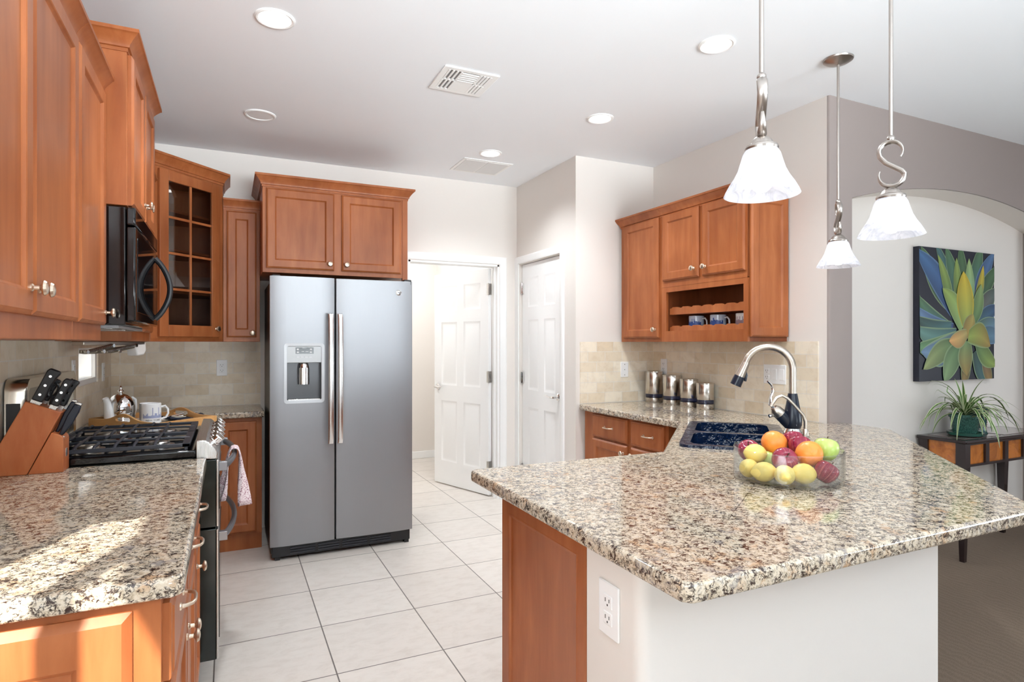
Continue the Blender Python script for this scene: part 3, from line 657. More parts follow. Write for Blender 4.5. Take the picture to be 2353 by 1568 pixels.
# ------------------------------------------------------------------ range and microwave (local: x=+Y along wall, -y = room, z)
def rng():
    t = thing('gas_range', 'stainless and black double oven gas range with iron grates', 'range', (-.115, 2.645, 0), A); w = .76
    G().box(0, .012, .10, w, .575, .915).obj('body', plain('range_side', sr(16, 22, 20), .25), t, smooth=False)
    G().box(.02, .05, 0, w - .02, .55, .10).obj('base', MBLKS, t, smooth=False)
    g = G(); g.box(0, -.0, .915, w, .575, .945); g.obj('cooktop', MBLK, t, bevel=.006)
    # control panel: slanted profile
    pr = [(-.004, .905), (-.074, .905), (-.078, .925), (-.068, .945), (-.045, .972), (-.035, .980), (.0, .982), (.0, .905)]
    g = G(); g.loft([[(x, y, z) for y, z in pr] for x in (0, w)]); cp = g.obj('control_panel', MSS, t, bevel=.004, angle=30)
    for k, x in enumerate((.12, .24, .38, .52, .64)):
        g = G(); M = Matrix.Translation((x, -.060, .955)) @ Matrix.Rotation(R(48), 4, 'X'); g.M = M
        g.lathe([(.024, 0), (.024, .006), (.019, .008), (.019, .026), (.017, .029), (.001, .029)], 20); g.box(-.006, -.018, .026, .006, .018, .042); g.obj('knob', MCHROME, cp, bevel=.001)
    def oven(z0, z1, hz, name):
        g = G(); g.box(.004, -.072, z0, w - .004, -.002, z1); d = g.obj(name, plain('oven_door_edge', sr(20, 30, 27), .15) if 'oven_door_edge' not in bpy.data.materials else bpy.data.materials['oven_door_edge'], t, bevel=.003)
        G().box(.002, -.080, z0 + .002, w - .002, -.072, z1 - .002).obj('front_panel', MSS, d, bevel=.002)
        G().box(.09, -.083, z0 + .05, w - .09, -.080, z1 - .075).obj('door_glass', MBLK, d, smooth=False)
        g = G(); n = 14; pts = [(.045 + (w - .09) * k / n, -.098 - .042 * math.sin(PI * k / n) ** .75, hz) for k in range(n + 1)]
        g.tube(pts, .011, 12, flat=1.3)
        for x in (.045, w - .045): g.box(x - .013, -.112, hz - .018, x + .013, -.080, hz + .018)
        g.obj('handle', plain('range_handle', sr(150, 150, 154), .3, 1) if 'range_handle' not in bpy.data.materials else bpy.data.materials['range_handle'], d, bevel=.002)
    oven(.635, .902, .868, 'upper_oven_door'); oven(.11, .628, .588, 'lower_oven_door')
    # backguard with rounded top corners
    g = G(); o = [(0, .93)] + [(w, .93)] + arc((w - .045, 1.19), .045, 0, 90, 6, lambda x, z: (x, z)) + arc((.045, 1.19), .045, 90, 180, 6, lambda x, z: (x, z))
    i = [(.035, .95), (w - .035, .95)] + arc((w - .06, 1.175), .025, 0, 90, 6, lambda x, z: (x, z)) + arc((.06, 1.175), .025, 90, 180, 6, lambda x, z: (x, z))
    g.loft([[(x, .590, z) for x, z in o], [(x, .535, z) for x, z in o], [(x, .527, z) for x, z in [(a * .985 + w / 2 * .015, b) for a, b in o]], [(x, .530, z) for x, z in i], [(x, .540, z) for x, z in i]], True, False)
    bg = g.obj('backguard', plain('backguard_steel', sr(196, 186, 172), .22, 1), t, angle=40)
    G().prism_y(i, .540, .546).obj('display_glass', plain('backguard_face', sr(120, 112, 102), .18, .7), bg, smooth=False)
    G().box(-.004, .545, .935, .001, .585, 1.15).obj('end_cap', MBLKS, bg, bevel=.0015)
    # three grates
    for k in range(2):
        gx0 = .012 + k * .369; gx1 = gx0 + .365; g = G(); zt = .972; y0, y1 = .02, .505
        for a in ((gx0, y0, gx1, y0 + .028), (gx0, y1 - .014, gx1, y1), (gx0, y0, gx0 + .014, y1), (gx1 - .014, y0, gx1, y1)): g.box(a[0], a[1], zt - .014, a[2], a[3], zt)
        for f in (.25, .52, .78):
            yy = y0 + (y1 - y0) * f; g.tube([(gx0 + .006, yy, zt - .004), (gx0 + .05, yy, zt + .004), (gx1 - .05, yy, zt + .004), (gx1 - .006, yy, zt - .004)], .006, 8)
        for f in (.39, .65, .90):
            yy = y0 + (y1 - y0) * f
            for sx, ex in ((1, gx0), (-1, gx1)): g.tube([(ex + sx * .006, yy, zt - .004), (ex + sx * .03, yy, zt + .004), (ex + sx * .11, yy, zt + .004)], .006, 8)
        xx = (gx0 + gx1) / 2; g.tube([(xx, y0 + .01, zt - .004), (xx, y0 + .05, zt - .001), (xx, y1 - .04, zt - .001), (xx, y1 - .008, zt - .004)], .006, 8)
        for cx in (gx0 + .007, gx1 - .007):
            for cy in (y0 + .014, y1 - .008): g.box(cx - .006, cy - .006, .945, cx + .006, cy + .006, zt - .012)
        g.obj('grate', MIRON, t, bevel=.002)
        for cy in (.14, .38):
            cx = (gx0 + gx1) / 2; g = G(); g.lathe([(.055, .945), (.055, .949), (.038, .951), (.038, .957), (.033, .961), (.001, .962)], 24, (cx, cy, 0)); g.obj('burner', MSS if cy < .3 else MNICK, t)
rng()
def microwave():
    t = thing('microwave', 'black over the range microwave with bowed handle', 'microwave', (-.34, 2.622, 1.43), A); w = .753
    G().box(0, .004, .0, w, .378, .437).obj('body', MBLK, t, bevel=.003)
    d = G().box(.0, -.028, .012, w - .0, .002, .365).obj('door', MBLK, t, bevel=.006)
    G().box(.0, -.028, .370, w, .002, .437).obj('vent_panel', MBLK, t, bevel=.006)
    G().box(.05, -.0295, .05, .55, -.027, .33).obj('window', plain('mw_window', sr(18, 18, 20), .03, spec=.8), d, smooth=False)
    g = G(); pts = [(.655, -.028 - .062 * math.sin(PI * k / 14) ** .8, .045 + .285 * k / 14) for k in range(15)]; g.tube(pts, .013, 10); g.obj('handle', MBLKS, d)
    G().box(.03, .03, -.012, w - .03, .33, .0).obj('bottom_grille', MGREYP, t, bevel=.003)
    g = G(); g.box(.10, .06, -.014, .34, .30, -.011); g.box(.42, .06, -.014, .66, .30, -.011); g.obj('filter', MSS, t, smooth=False)
microwave()
# towel over upper oven handle
def towel():
    n, m = 14, 12; g = G(); hz, hx = .868, .025
    def P(u, s):   # u across width, s along drape
        half = .045 + .012 * abs(s - .45) * 2; fold = .012 * math.sin(u * 15 + s * 4); y = 2.985 + (u - .5) * 2 * half
        if s < .42: z = hz + .014 - (.42 - s) / .42 * .215; x = hx - .022 - .085 * (.42 - s) + fold * (.42 - s) * 5
        elif s < .58: a = PI * (s - .42) / .16; x = hx - .018 * math.cos(a); z = hz + .014 + .014 * math.sin(a)
        else: z = hz + .014 - (s - .58) / .42 * .245; x = hx + .020 + .055 * (s - .58) + fold * (s - .58) * 6
        return (x, y, z)
    N = 26
    front = [[P(u / n, s / N) for u in range(n + 1)] for s in range(N + 1)]
    g.loft(front, False, False, closed=False)
    nn = NT('pink_patterned_cloth'); v = nn.coord(); f = nn.noise(v, 75, 3, .6, 2); nn.set(Base_Color=nn.ramp(f, [(.40, sr(150, 96, 110)), (.46, sr(236, 220, 222)), (.56, sr(240, 228, 228)), (.62, sr(190, 150, 158))]), Roughness=.9)
    o = g.obj('dish_towel', nn.m); sd = o.modifiers.new('solid', 'SOLIDIFY'); sd.thickness = .004; sd.offset = 0
    tag(o, 'pink patterned dish towel hanging over upper oven handle', 'towel')
towel()

# ------------------------------------------------------------------ things on the left counter
def knife_block():
    t = thing('knife_block', 'slanted brown wooden knife block beside the range', 'knife block', (-.62, 2.55, CT))
    pts = [(-.088, 0), (.0, 0), (.097, .208), (-.004, .25), (-.088, .078)]
    G().prism_y(pts, 0, .088).obj('main_block', MKB, t, bevel=.003)
    low = [(.002, 0), (.102, 0), (.102, .112)] + arc((.082, .112), .020, 0, 65, 5, lambda x, z: (x, z)) + [(.068, .139), (.0665, .137)]
    G().prism_y(low, .002, .086).obj('lower_block', MKB, t, bevel=.003)
    G().box(.102, .035, .05, .1035, .055, .078).obj('badge', MSS, t, bevel=.0004)
knife_block()
def knife(label, x, y, z, L, wd, rivets=3, steak=False, group='knives in the wooden block'):
    t = thing('kitchen_knife', label, 'knife', (x, y, z), 0, group); t.rotation_euler = (0, R(25.5), 0)
    prof = [(-wd * .45, 0), (wd * .45, 0), (wd * .5, L * .15), (wd * .42, L * .5), (wd * .5, L * .8), (wd * .62, L * .93), (wd * .5, L), (-wd * .35, L), (-wd * .5, L * .9), (-wd * .46, L * .4)]
    if steak: prof = [(-wd * .25, 0), (wd * .2, 0), (wd * .5, L * .4), (wd * .55, L * .8), (wd * .4, L), (-wd * .4, L), (-wd * .5, L * .6)]
    G().prism_y(prof, -.009, .009).obj('handle', MBLUEBLK if steak else MBLKS, t, bevel=.004)
    G().prism_y([(-wd * .42, -.028), (wd * .42, -.028), (wd * .42, -.008), (wd * .5, .0), (-wd * .45, 0)], -.005, .005).obj('bolster', MSS, t, bevel=.001)
    if rivets:
        for k in range(rivets): G().lathe([(.0045, -.0098), (.0045, .0098)], 12, (0, 0, L * (.2 + .29 * k)), 'y').obj('rivet', MCHROME, t)
    if steak: G().prism_y([(-wd * .42, L), (wd * .42, L), (wd * .38, L + .008), (-wd * .38, L + .008)], -.009, .009).obj('end_cap', MSS, t, bevel=.002)
MBLUEBLK = plain('blue_black_handle', sr(18, 26, 42), .28)
knife('largest black handled knife at back left of wooden block', -.595, 2.566, CT + .25, .118, .036)
knife('three riveted knife at front of the block, right of the largest', -.546, 2.566, CT + .232, .10, .026)
knife('three riveted knife just behind the front medium knife', -.535, 2.605, CT + .228, .098, .026)
knife('riveted knife at the rear of the block behind the largest', -.585, 2.625, CT + .246, .082, .022)
knife('unriveted blue black steak knife, left of the two low ones', -.545, 2.60, CT + .135, .115, .022, 0, True)
knife('unriveted blue black steak knife nearest the front low corner', -.5285, 2.573, CT + .127, .115, .026, 0, True)
def scissors():
    t = thing('kitchen_scissors', 'black ring handled kitchen scissors behind the knives', 'scissors', (-.566, 2.612, CT + .23)); t.rotation_euler = (0, R(25.5), 0)
    for s in (-1, 1):
        g = G(); g.tube([(s * .016 + .012 * math.cos(a * PI / 8), 0, .05 + .024 * math.sin(a * PI / 8)) for a in range(16)], .004, 8, True); g.tube([(s * .002, 0, 0), (s * .008, 0, .03)], .005, 8); g.obj('ring_handle', MBLKS, t)
    G().prism_y([(-.008, -.02), (.008, -.02), (.008, .002), (-.008, .002)], -.003, .003).obj('blade', MSS, t)
scissors()
def tray():
    ang = math.atan2(.732, -.682)      # local x along N->L
    t = thing('serving_tray', 'light wood serving tray with cutout handles in the corner', 'tray', (-.318, 3.518, CT), ang); L, Wd = .535, .355
    G().box(.006, -Wd + .006, .004, L - .006, -.006, .012).obj('base', plain('tray_base', sr(226, 222, 216), .4), t, smooth=False)
    def side(y0, y1):
        n = 40; top = []
        for k in range(n + 1): x = L * k / n; b = math.exp(-((x - L / 2) / .085) ** 2); top.append((x, .042 + .036 * b))
        outer = [(0, 0), (L, 0)] + list(reversed(top)); hl = [(x + L / 2, z + .048) for x, z in rrect(-.055, -.011, .055, .011, .0109)]
        g = G(); g.M = Matrix(((1, 0, 0, 0), (0, 0, 1, 0), (0, 1, 0, 0), (0, 0, 0, 1))); g.prism_holes(outer, [hl], y0, y1); g.obj('handle_side', MTR, t, bevel=.002)
    side(-.012, 0); side(-Wd, -Wd + .012)
    for x0 in (0, L - .012): G().box(x0, -Wd + .012, 0, x0 + .012, -.012, .044).obj('end_side', MTR, t, bevel=.002)
tray()
ZT = CT + .0125
def teapot():
    t = thing('teapot', 'white teapot under a chrome dome cover on tray', 'teapot', (-.535, 3.905, ZT), R(231)); s = .84
    P = lambda l: [(r * s, z * s) for r, z in l]
    G().lathe(P([(.066, 0), (.078, .006), (.079, .03), (.080, .060)]), 32).obj('body', MWHITE, t)
    pr = [(.081, .004)]
    for k in range(6): pr += [(.0835, .008 + k * .010), (.0805, .013 + k * .010)]
    pr += [(.083, .07), (.083, .10), (.077, .132), (.062, .160), (.038, .180), (.014, .189), (.001, .190)]
    G().lathe(P(pr), 36).obj('dome_cover', MCHROME, t)
    G().lathe(P([(.010, .186), (.008, .194), (.018, .202), (.018, .208), (.009, .216), (.007, .226), (.010, .232), (.001, .240)]), 18).obj('finial', MCHROME, t)
    g = G(); g.tube([(x * s, 0, z * s) for x, z in ((.060, .030), (.084, .050), (.092, .10), (.099, .140), (.112, .168))], [.030 * s, .031 * s, .025 * s, .020 * s, .017 * s], 16); g.obj('spout', MWHITE, t)
    g = G(); g.tube([(x * s, 0, z * s) for x, z in ((-.074, .06), (-.105, .05), (-.118, .09), (-.112, .14), (-.085, .155))], .010 * s, 12); g.obj('handle', MWHITE, t)
teapot()
def mug(name, label, loc, rz, r=.047, h=.108, mat=None, txt=None, band=None, group=None):
    t = thing(name, label, 'mug', loc, rz, group); th = .004
    G().lathe([(r * .9, 0), (r, .006), (r, h - .003), (r - th / 2, h), (r - th, h - .003), (r - th, .01), (.001, .008)], 36).obj('cup', mat or MWHITE, t)
    g = G(); g.tube([(r * .97, 0, h * .80), (r + .018, 0, h * .84), (r + .031, 0, h * .68), (r + .033, 0, h * .46), (r + .022, 0, h * .26), (r * .97, 0, h * .20)], .0062, 10, flat=.9); g.obj('handle', MWHITE, t)
    if band:
        col, sky = band; rnd = random.Random(sum(map(ord, label))); g = G(); a = R(-150); pts = []
        while a < R(-20):
            wd = R(rnd.uniform(4, 10)); hh = rnd.uniform(.38, .54) * h + (0 if txt else .14 * h)
            if rnd.random() < .15: hh = .80 * h; wd = R(5)
            pts.append((a, a + wd, hh)); a += wd
        if sky: g.cur = 0
        z0 = (.29 if txt else .34) * h
        for a0, a1, hh in pts:
            vs = []
            for aa in (a0, (a0 + a1) / 2, a1): vs += [((r + .0006) * math.cos(aa), (r + .0006) * math.sin(aa), z0), ((r + .0006) * math.cos(aa), (r + .0006) * math.sin(aa), hh)]
            g.add(vs, [(0, 2, 3, 1), (2, 4, 5, 3)])
        g.obj('skyline_print', col, t)
    if txt:
        vs, fs = text_geo(txt, h * .125); g = G(); a0 = R(-85)
        g.add([((r + .0006 + v.z) * math.cos(a0 + v.x / r), (r + .0006 + v.z) * math.sin(a0 + v.x / r), .145 * h + v.y) for v in vs], fs); g.obj('lettering', plain('lettering_grey', sr(96, 92, 96), .5) if 'lettering_grey' not in bpy.data.materials else bpy.data.materials['lettering_grey'], t)
    return t
MPRG = plain('skyline_grey_blue', sr(150, 156, 186), .4); MPRB = plain('skyline_blue', sr(58, 88, 158), .4); MPRP = plain('skyline_mauve', sr(150, 124, 132), .4); MMUGB = plain('pale_blue_ceramic', sr(206, 220, 238), .15)
mug('coffee_mug', 'white mug with grey skyline print and lettering in front on tray', (-.378, 3.79, ZT), R(12), .047, .110, None, 'NEW YORK', (MPRG, 1))
mug('coffee_mug', 'plain white mug mostly hidden behind the skyline mug on tray', (-.405, 3.93, ZT), R(-75), .045, .10)
def pouch():
    t = thing('folded_napkin', 'dark navy folded napkin at right end of wooden tray', 'napkin', (-.235, 3.90, ZT), R(35)); n = 12
    g = G(); rows = []
    for i in range(n + 1):
        u = i / n; rows.append([((u - .5) * .19, (k / 6 - .5) * .105, .012 + .016 * (2 * u - 1) ** 2 + .004 * math.sin(k * 1.7 + u * 5)) for k in range(7)])
    g.loft(rows, False, False, closed=False); o = g.obj('cloth', plain('navy_cloth', sr(24, 30, 48), .7), t); sd = o.modifiers.new('s', 'SOLIDIFY'); sd.thickness = .012; sd.offset = -1
    G().box(-.07, -.035, .0172, -.0, .03, .022).obj('pattern_band', plain('floral_band', sr(216, 208, 190), .7), t, bevel=.002)
pouch()
def spoon(label, dx):
    t = thing('teaspoon', label, 'spoon', (-.235 + dx * .8, 3.90 + dx * .3, ZT + .030), R(35), 'spoons on the napkin')
    G().tube([(-.02, 0, -.004), (.02, 0, 0), (.06, 0, .008)], [.0025, .002, .003], 8).obj('stem', MCHROME, t); G().sph((-.04, 0, -.004), .024, .013, .005).obj('bowl', MCHROME, t)
spoon('silver teaspoon lying on the navy napkin, nearer the mug', -.05); spoon('silver teaspoon lying on the navy napkin, farther from the mug', .03)
def bracket():
    t = thing('folding_holder', 'steel folding arm holder mounted under cabinet above tray', 'bracket', (-.64, 3.42, BOT), math.atan2(.43, .21)); L = .46
    G().box(0, -.03, -.02, L, .03, -.001).obj('mount_plate', MNICK, t, bevel=.003)
    g = G(); g.prism_y([(-.01, -.058), (.02, -.062), (.20, -.060), (.40, -.034), (.40, -.020), (.02, -.042), (-.01, -.042)], -.025, -.015); g.obj('lower_arm', plain('aged_steel', sr(150, 140, 124), .35, 1), t, bevel=.002)
    G().tube([(.01, -.032, -.052), (.19, -.032, -.022)], .009, 10).obj('link_arm', MSS, t); G().tube([(.15, -.034, -.052), (.37, -.034, -.022)], .006, 10).obj('link_arm', MSS, t)
    for x, z in ((.01, -.052), (.19, -.022), (.37, -.022), (.12, -.05), (.24, -.05)): G().lathe([(.009, -.044), (.009, -.036)], 14, (x, 0, z), 'y').obj('rivet', MCHROME, t)
    g = G(); g.prism_y([(.38, -.004), (.47, -.004), (.475, -.05), (.455, -.075), (.40, -.078), (.395, -.05), (.38, -.04)], -.03, .03); g.obj('end_cover', plain('clear_white_plastic', sr(226, 222, 218), .3), t, bevel=.008)
bracket()

# ------------------------------------------------------------------ outlets and switches
def plate(label, cat, loc, rz, w=.07, h=.115, kinds=('outlet',)):
    t = thing('wall_outlet' if 'outlet' in kinds else 'wall_switch', label, cat, loc, rz)
    G().box(-w / 2, -.006, -h / 2, w / 2, 0, h / 2).obj('cover_plate', MPLATE, t, bevel=.003)
    n = len(kinds)
    for i, k in enumerate(kinds):
        x = -w / 2 + w * (i + .5) / n
        if k == 'outlet':
            for s in (-1, 1):
                G().box(x - .0165, -.008, s * .0195 - .0145, x + .0165, -.0055, s * .0195 + .0145).obj('receptacle', MPLATE, t, bevel=.004)
                G().box(x - .009, -.0086, s * .0195 - .002, x - .007, -.0079, s * .0195 + .007).box(x + .006, -.0086, s * .0195 - .001, x + .008, -.0079, s * .0195 + .007).box(x - .002, -.0086, s * .0195 - .010, x + .002, -.0079, s * .0195 - .006).obj('slot', MSLOT, t, smooth=False)
        elif k == 'rocker': G().box(x - .0165, -.009, -.033, x + .0165, -.0055, .033).obj('rocker', MPLATE, t, bevel=.002)
        elif k == 'blank':
            for z in (-.04, 0, .04): G().lathe([(.003, -.0072), (.003, -.006)], 10, (x, 0, z), 'y').obj('screw', MSLOT, t)
    return t
plate('white outlet on tan stone backsplash left of refrigerator', 'outlet', (-.042, 4.792, 1.185), 0)
plate('white outlet seen edge on between small window and tiled corner', 'outlet', (-.712, 4.50, 1.182), A)
plate('white outlet on tile behind the range backguard', 'outlet', (-.712, 3.70, 1.22), A)
plate('white blank cover plate on short cream tiled wall', 'outlet cover', (2.737, 3.792, 1.16), 0, kinds=('blank',))
plate('white outlet above the tallest canister near tiled corner', 'outlet', (3.012, 3.66, 1.185), Z)
plate('wide white outlet and double switch plate behind the faucet', 'switch', (3.012, 2.63, 1.172), Z, .165, .118, ('outlet', 'rocker', 'rocker'))
plate('large white outlet on end of the peninsula half wall', 'outlet', (.80, 1.163, .745), Z, .08, .125)

# ------------------------------------------------------------------ sink, faucets
def sink():
    t = thing('kitchen_sink', 'black double bowl sink set in the granite corner', 'sink', (*SC, CT), R(225))
    MB = NT('black_enamel_blue_reflection'); f = MB.noise(MB.coord(), 30, 3, .5); MB.set(Base_Color=sr(12, 28, 54), Roughness=.08, Specular_IOR_Level=.5); MB.bump(f, .5, .02); MB = MB.m  # blue of the reflections is put into the black enamel's base colour
    b1 = rrect(-.38, -.185, -.02, .165, .06); b2 = rrect(.02, -.185, .38, .165, .06)
    g = G(); g.prism_holes(rrect(-.42, -.23, .42, .23, .05), [b1, b2], -.012, .012); g.obj('rim', MB, t, bevel=.007, seg=3)
    for b in (b1, b2):
        cx = sum(p[0] for p in b) / len(b); cy = sum(p[1] for p in b) / len(b); g = G()
        sc = lambda k: [((x - cx) * k + cx, (y - cy) * k + cy) for x, y in b]
        g.loft([[(x, y, z) for x, y in sc(k)] for k, z in ((1.03, -.002), (1.0, -.004), (.97, -.10), (.94, -.17), (.88, -.188), (.2, -.195))], False, True); bo = g.obj('basin', MB, t)
        G().lathe([(.045, -.194), (.045, -.190), (.038, -.189), (.03, -.193), (.001, -.193)], 24, (cx, cy, 0)).obj('drain', MSS, bo)
sink()
def faucet():
    t = thing('kitchen_faucet', 'tall gooseneck faucet in steel and black beside sink', 'faucet', (2.49, 2.07, CT), R(135))   # local +x points to the sink
    G().lathe([(.043, 0), (.045, .004), (.042, .016), (.036, .028), (.034, .034)], 28).obj('base', MCHROME, t)
    G().lathe([(.036, .034), (.042, .05), (.0425, .075), (.038, .11), (.030, .15), (.024, .185), (.021, .202), (.019, .203)], 28).obj('body', MBLUEBLK, t)
    r = .108; zc = .322; pts = [(0, 0, .20), (0, 0, .26)] + [(r - r * math.cos(R(a)), 0, zc + r * math.sin(R(a))) for a in range(0, 166, 11)]
    g = G(); g.tube(pts, .0175, 16); g.obj('gooseneck', MNICK, t)
    x, _, z = pts[-1]; dx, dz = .05, -.115
    g = G(); q = [Vector((x, 0, z)) + Vector((dx, 0, dz)) * k for k in (-.02, .3, .6)]; g.tube(q, [.019, .022, .025], 18); hd = g.obj('spray_head', MNICK, t)
    q = [Vector((x, 0, z)) + Vector((dx, 0, dz)) * k for k in (.58, .8, .98)]; G().tube(q, [.0255, .027, .0275], 18).obj('spray_nozzle', MBLUEBLK, hd)
    g = G(); q = Vector((x, 0, z)) + Vector((dx, 0, dz)) * .55; g.M = Matrix.Translation(q + Vector((-.024, -.008, 0))); g.tube([(0, 0, .03), (-.004, 0, .0), (0, 0, -.03)], [.006, .009, .006], 10); g.obj('button', MBLUEBLK, hd)
    # side branch with lever; direction lies to the left as seen from the room
    b = Matrix.Rotation(R(155 - 135), 3, 'Z') @ Vector((1, 0, 0))
    P = lambda d, z: (b.x * d, b.y * d, z)
    G().tube([P(.01, .05), P(.035, .075), P(.065, .105)], [.030, .030, .028], 18).obj('side_branch', MBLUEBLK, t)
    G().tube([P(.062, .102), P(.082, .122), P(.092, .135)], [.0295, .027, .016], 18).obj('collar', MNICK, t)
    g = G(); g.tube([P(.084, .125), P(.112, .150), P(.108, .185), P(.098, .215), P(.104, .245), P(.122, .262)], [.012, .012, .010, .009, .009, .007], 12, flat=.6); g.obj('lever', MCHROME, t)
    G().tube([P(.085, .10), P(.115, .092)], [.006, .009], 10).obj('pin', MCHROME, t)
faucet()
def filt():
    t = thing('filter_tap', 'small curved nickel filtered water tap right of the faucet', 'faucet', (2.452, 1.968, CT), R(155))
    G().lathe([(.022, 0), (.022, .006), (.015, .012), (.014, .035), (.010, .045)], 22).obj('base', MNICK, t)
    G().tube([(0, 0, .04), (0, 0, .08), (.01, 0, .11), (.055, 0, .16), (.085, 0, .19), (.11, 0, .202), (.135, 0, .192), (.155, 0, .165), (.162, 0, .150)], .0072, 12).obj('spout', MNICK, t)
    G().tube([(0, -.005, .03), (-.012, -.02, .028), (-.016, -.03, .012)], [.007, .006, .004], 10).obj('lever', MCHROME, t)
filt()

# ------------------------------------------------------------------ canisters and cubby mugs
MSSV = steel('canister_steel', sr(206, 200, 192), .22, (90, 90, 1), .1)
def canister(label, y, r, h):
    t = thing('canister', label, 'canister', (2.94, y, CT), 0, 'graduated steel canisters')
    G().lathe([(r * .98, 0), (r, .003), (r, .035), (r - .002, .036)], 40).obj('base', MSSV, t)
    G().lathe([(r - .003, .0365), (r - .002, .050), (r - .003, .0635)], 40).obj('window_band', MBLUEG, t, )
    G().lathe([(r - .001, .064), (r, .066), (r, h - .012), (r - .001, h - .010)], 40).obj('can', MSSV, t)
    G().lathe([(r + .001, h - .0095), (r + .001, h - .003), (r * .8, h + .002), (.001, h + .003)], 40).obj('lid', MSSV, t)
canister('tallest of four steel canisters, next to the tiled corner', 3.69, .066, .237)
canister('second tallest steel canister, second from the tiled corner', 3.487, .064, .216)
canister('second shortest steel canister, third from the tiled corner', 3.305, .062, .198)
canister('shortest of four steel canisters, nearest the faucet', 3.146, .058, .180)
CZ = BOT + .068
mug('coffee_mug', 'pale blue picture mug in cubby, farther from faucet', (2.832, 3.112, CZ + .001), Z - R(-10), .050, .103, MMUGB, None, (MPRB, 1), 'mugs in the open cubby')
mug('coffee_mug', 'pale blue skyline mug in cubby, middle of three', (2.832, 2.915, CZ + .001), Z - R(-10), .050, .103, MMUGB, None, (MPRB, 1), 'mugs in the open cubby')
mug('coffee_mug', 'white mug with mauve skyline at near end of cubby', (2.832, 2.70, CZ + .001), Z - R(-10), .050, .103, None, None, (MPRP, 1), 'mugs in the open cubby')

# ------------------------------------------------------------------ fruit bowl
BC = (1.667, 1.406); BR = .168
def bowl():
    t = thing('glass_bowl', 'round straight sided clear glass fruit bowl on granite peninsula', 'bowl', (*BC, CT))
    r = BR; G().lathe([(.001, .0), (r - .012, .0), (r - .002, .004), (r, .014), (r, .102), (r - .002, .105), (r - .004, .102), (r - .004, .016), (r - .012, .007), (.001, .006)], 64, cap=False).obj('bowl_wall', MBOWL, t)
bowl()
def peel(name, a, b, sc, bump, rough=.3, fr=None):
    n = NT(name); v = n.coord((1, 1, .25), True); c = n.ramp(n.noise(v, sc, 4, .6), [(.3, a), (.7, b)]); n.set(Base_Color=c, Roughness=rough); n.bump(n.noise(n.coord(), 260, 2, .5), bump, .001); return n.m
MLEM = peel('lemon_peel', sr(240, 210, 104), sr(246, 220, 126), 9, .25, .4); MORA = peel('orange_peel', sr(240, 132, 40), sr(248, 156, 70), 20, .35, .38)
nr = NT('red_apple_skin'); sp_ = nr.new('TexCoord'); gr_ = nr.new('TexGradient', gradient_type='RADIAL'); nr.link(sp_.outputs['Object'], gr_.inputs[0])
cb_ = nr.new('CombineXYZ'); nr.link(gr_.outputs['Fac'], cb_.inputs[0]); st_ = nr.noise(cb_.outputs[0], 34, 3, .6); bl_ = nr.noise(nr.coord((1, 1, 1), True), 22, 3, .6)
cc_ = nr.ramp(st_, [(.40, sr(120, 24, 52)), (.58, sr(158, 44, 70)), (.70, sr(214, 150, 128))]); cc_ = nr.mix(nr.ramp(bl_, [(.45, (0, 0, 0)), (.7, (.8, .8, .8))]), cc_, sr(132, 26, 56)); nr.set(Base_Color=cc_, Roughness=.18); MRED = nr.m
MGRE = peel('green_apple_skin', sr(168, 196, 92), sr(196, 212, 130), 40, .02, .22)
MSTEM = plain('apple_stem', sr(74, 52, 34), .7)
FR = []
def fruit(kind, label, p, rot=(0, 0, 0), r=.04):
    if kind == 'lemon':
        t = thing('lemon', label, 'lemon', p, 0, 'fruit in the glass bowl'); k = r / .03
        prof = [(.001, -.0395), (.004, -.0385), (.007, -.036), (.013, -.032), (.022, -.0235), (.028, -.012), (.0300, 0), (.028, .012), (.022, .0235), (.013, .032), (.0070, .036), (.0045, .039), (.001, .0402)]
        G().lathe([(a * k, b * k) for a, b in prof], 24, ax='x').obj('peel', MLEM, t, angle=80)
    elif kind == 'orange':
        t = thing('orange', label, 'orange', p, 0, 'fruit in the glass bowl'); G().sph((0, 0, 0), r, r, r * .95, 28, 18).obj('peel', MORA, t, angle=80)
        G().lathe([(.001, r * .945), (.0035, r * .95), (.003, r * .962), (.001, r * .965)], 8).obj('stem_button', MSTEM, t)
    else:
        t = thing('apple', label, 'apple', p, 0, 'fruit in the glass bowl'); prof = [(.001, -.80), (.25, -.86), (.5, -.82), (.76, -.58), (.94, -.2), (1.0, .15), (.94, .50), (.74, .76), (.45, .86), (.22, .80), (.08, .66), (.001, .62)]
        G().lathe([(a * r, b * r) for a, b in prof], 28).obj('skin', MRED if kind == 'red' else MGRE, t, angle=80)
        G().tube([(0, 0, r * .62), (.001, 0, r * .85), (.004, 0, r * 1.1)], [.0018, .0015, .002], 6).obj('stem', MSTEM, t)
    t.rotation_euler = rot
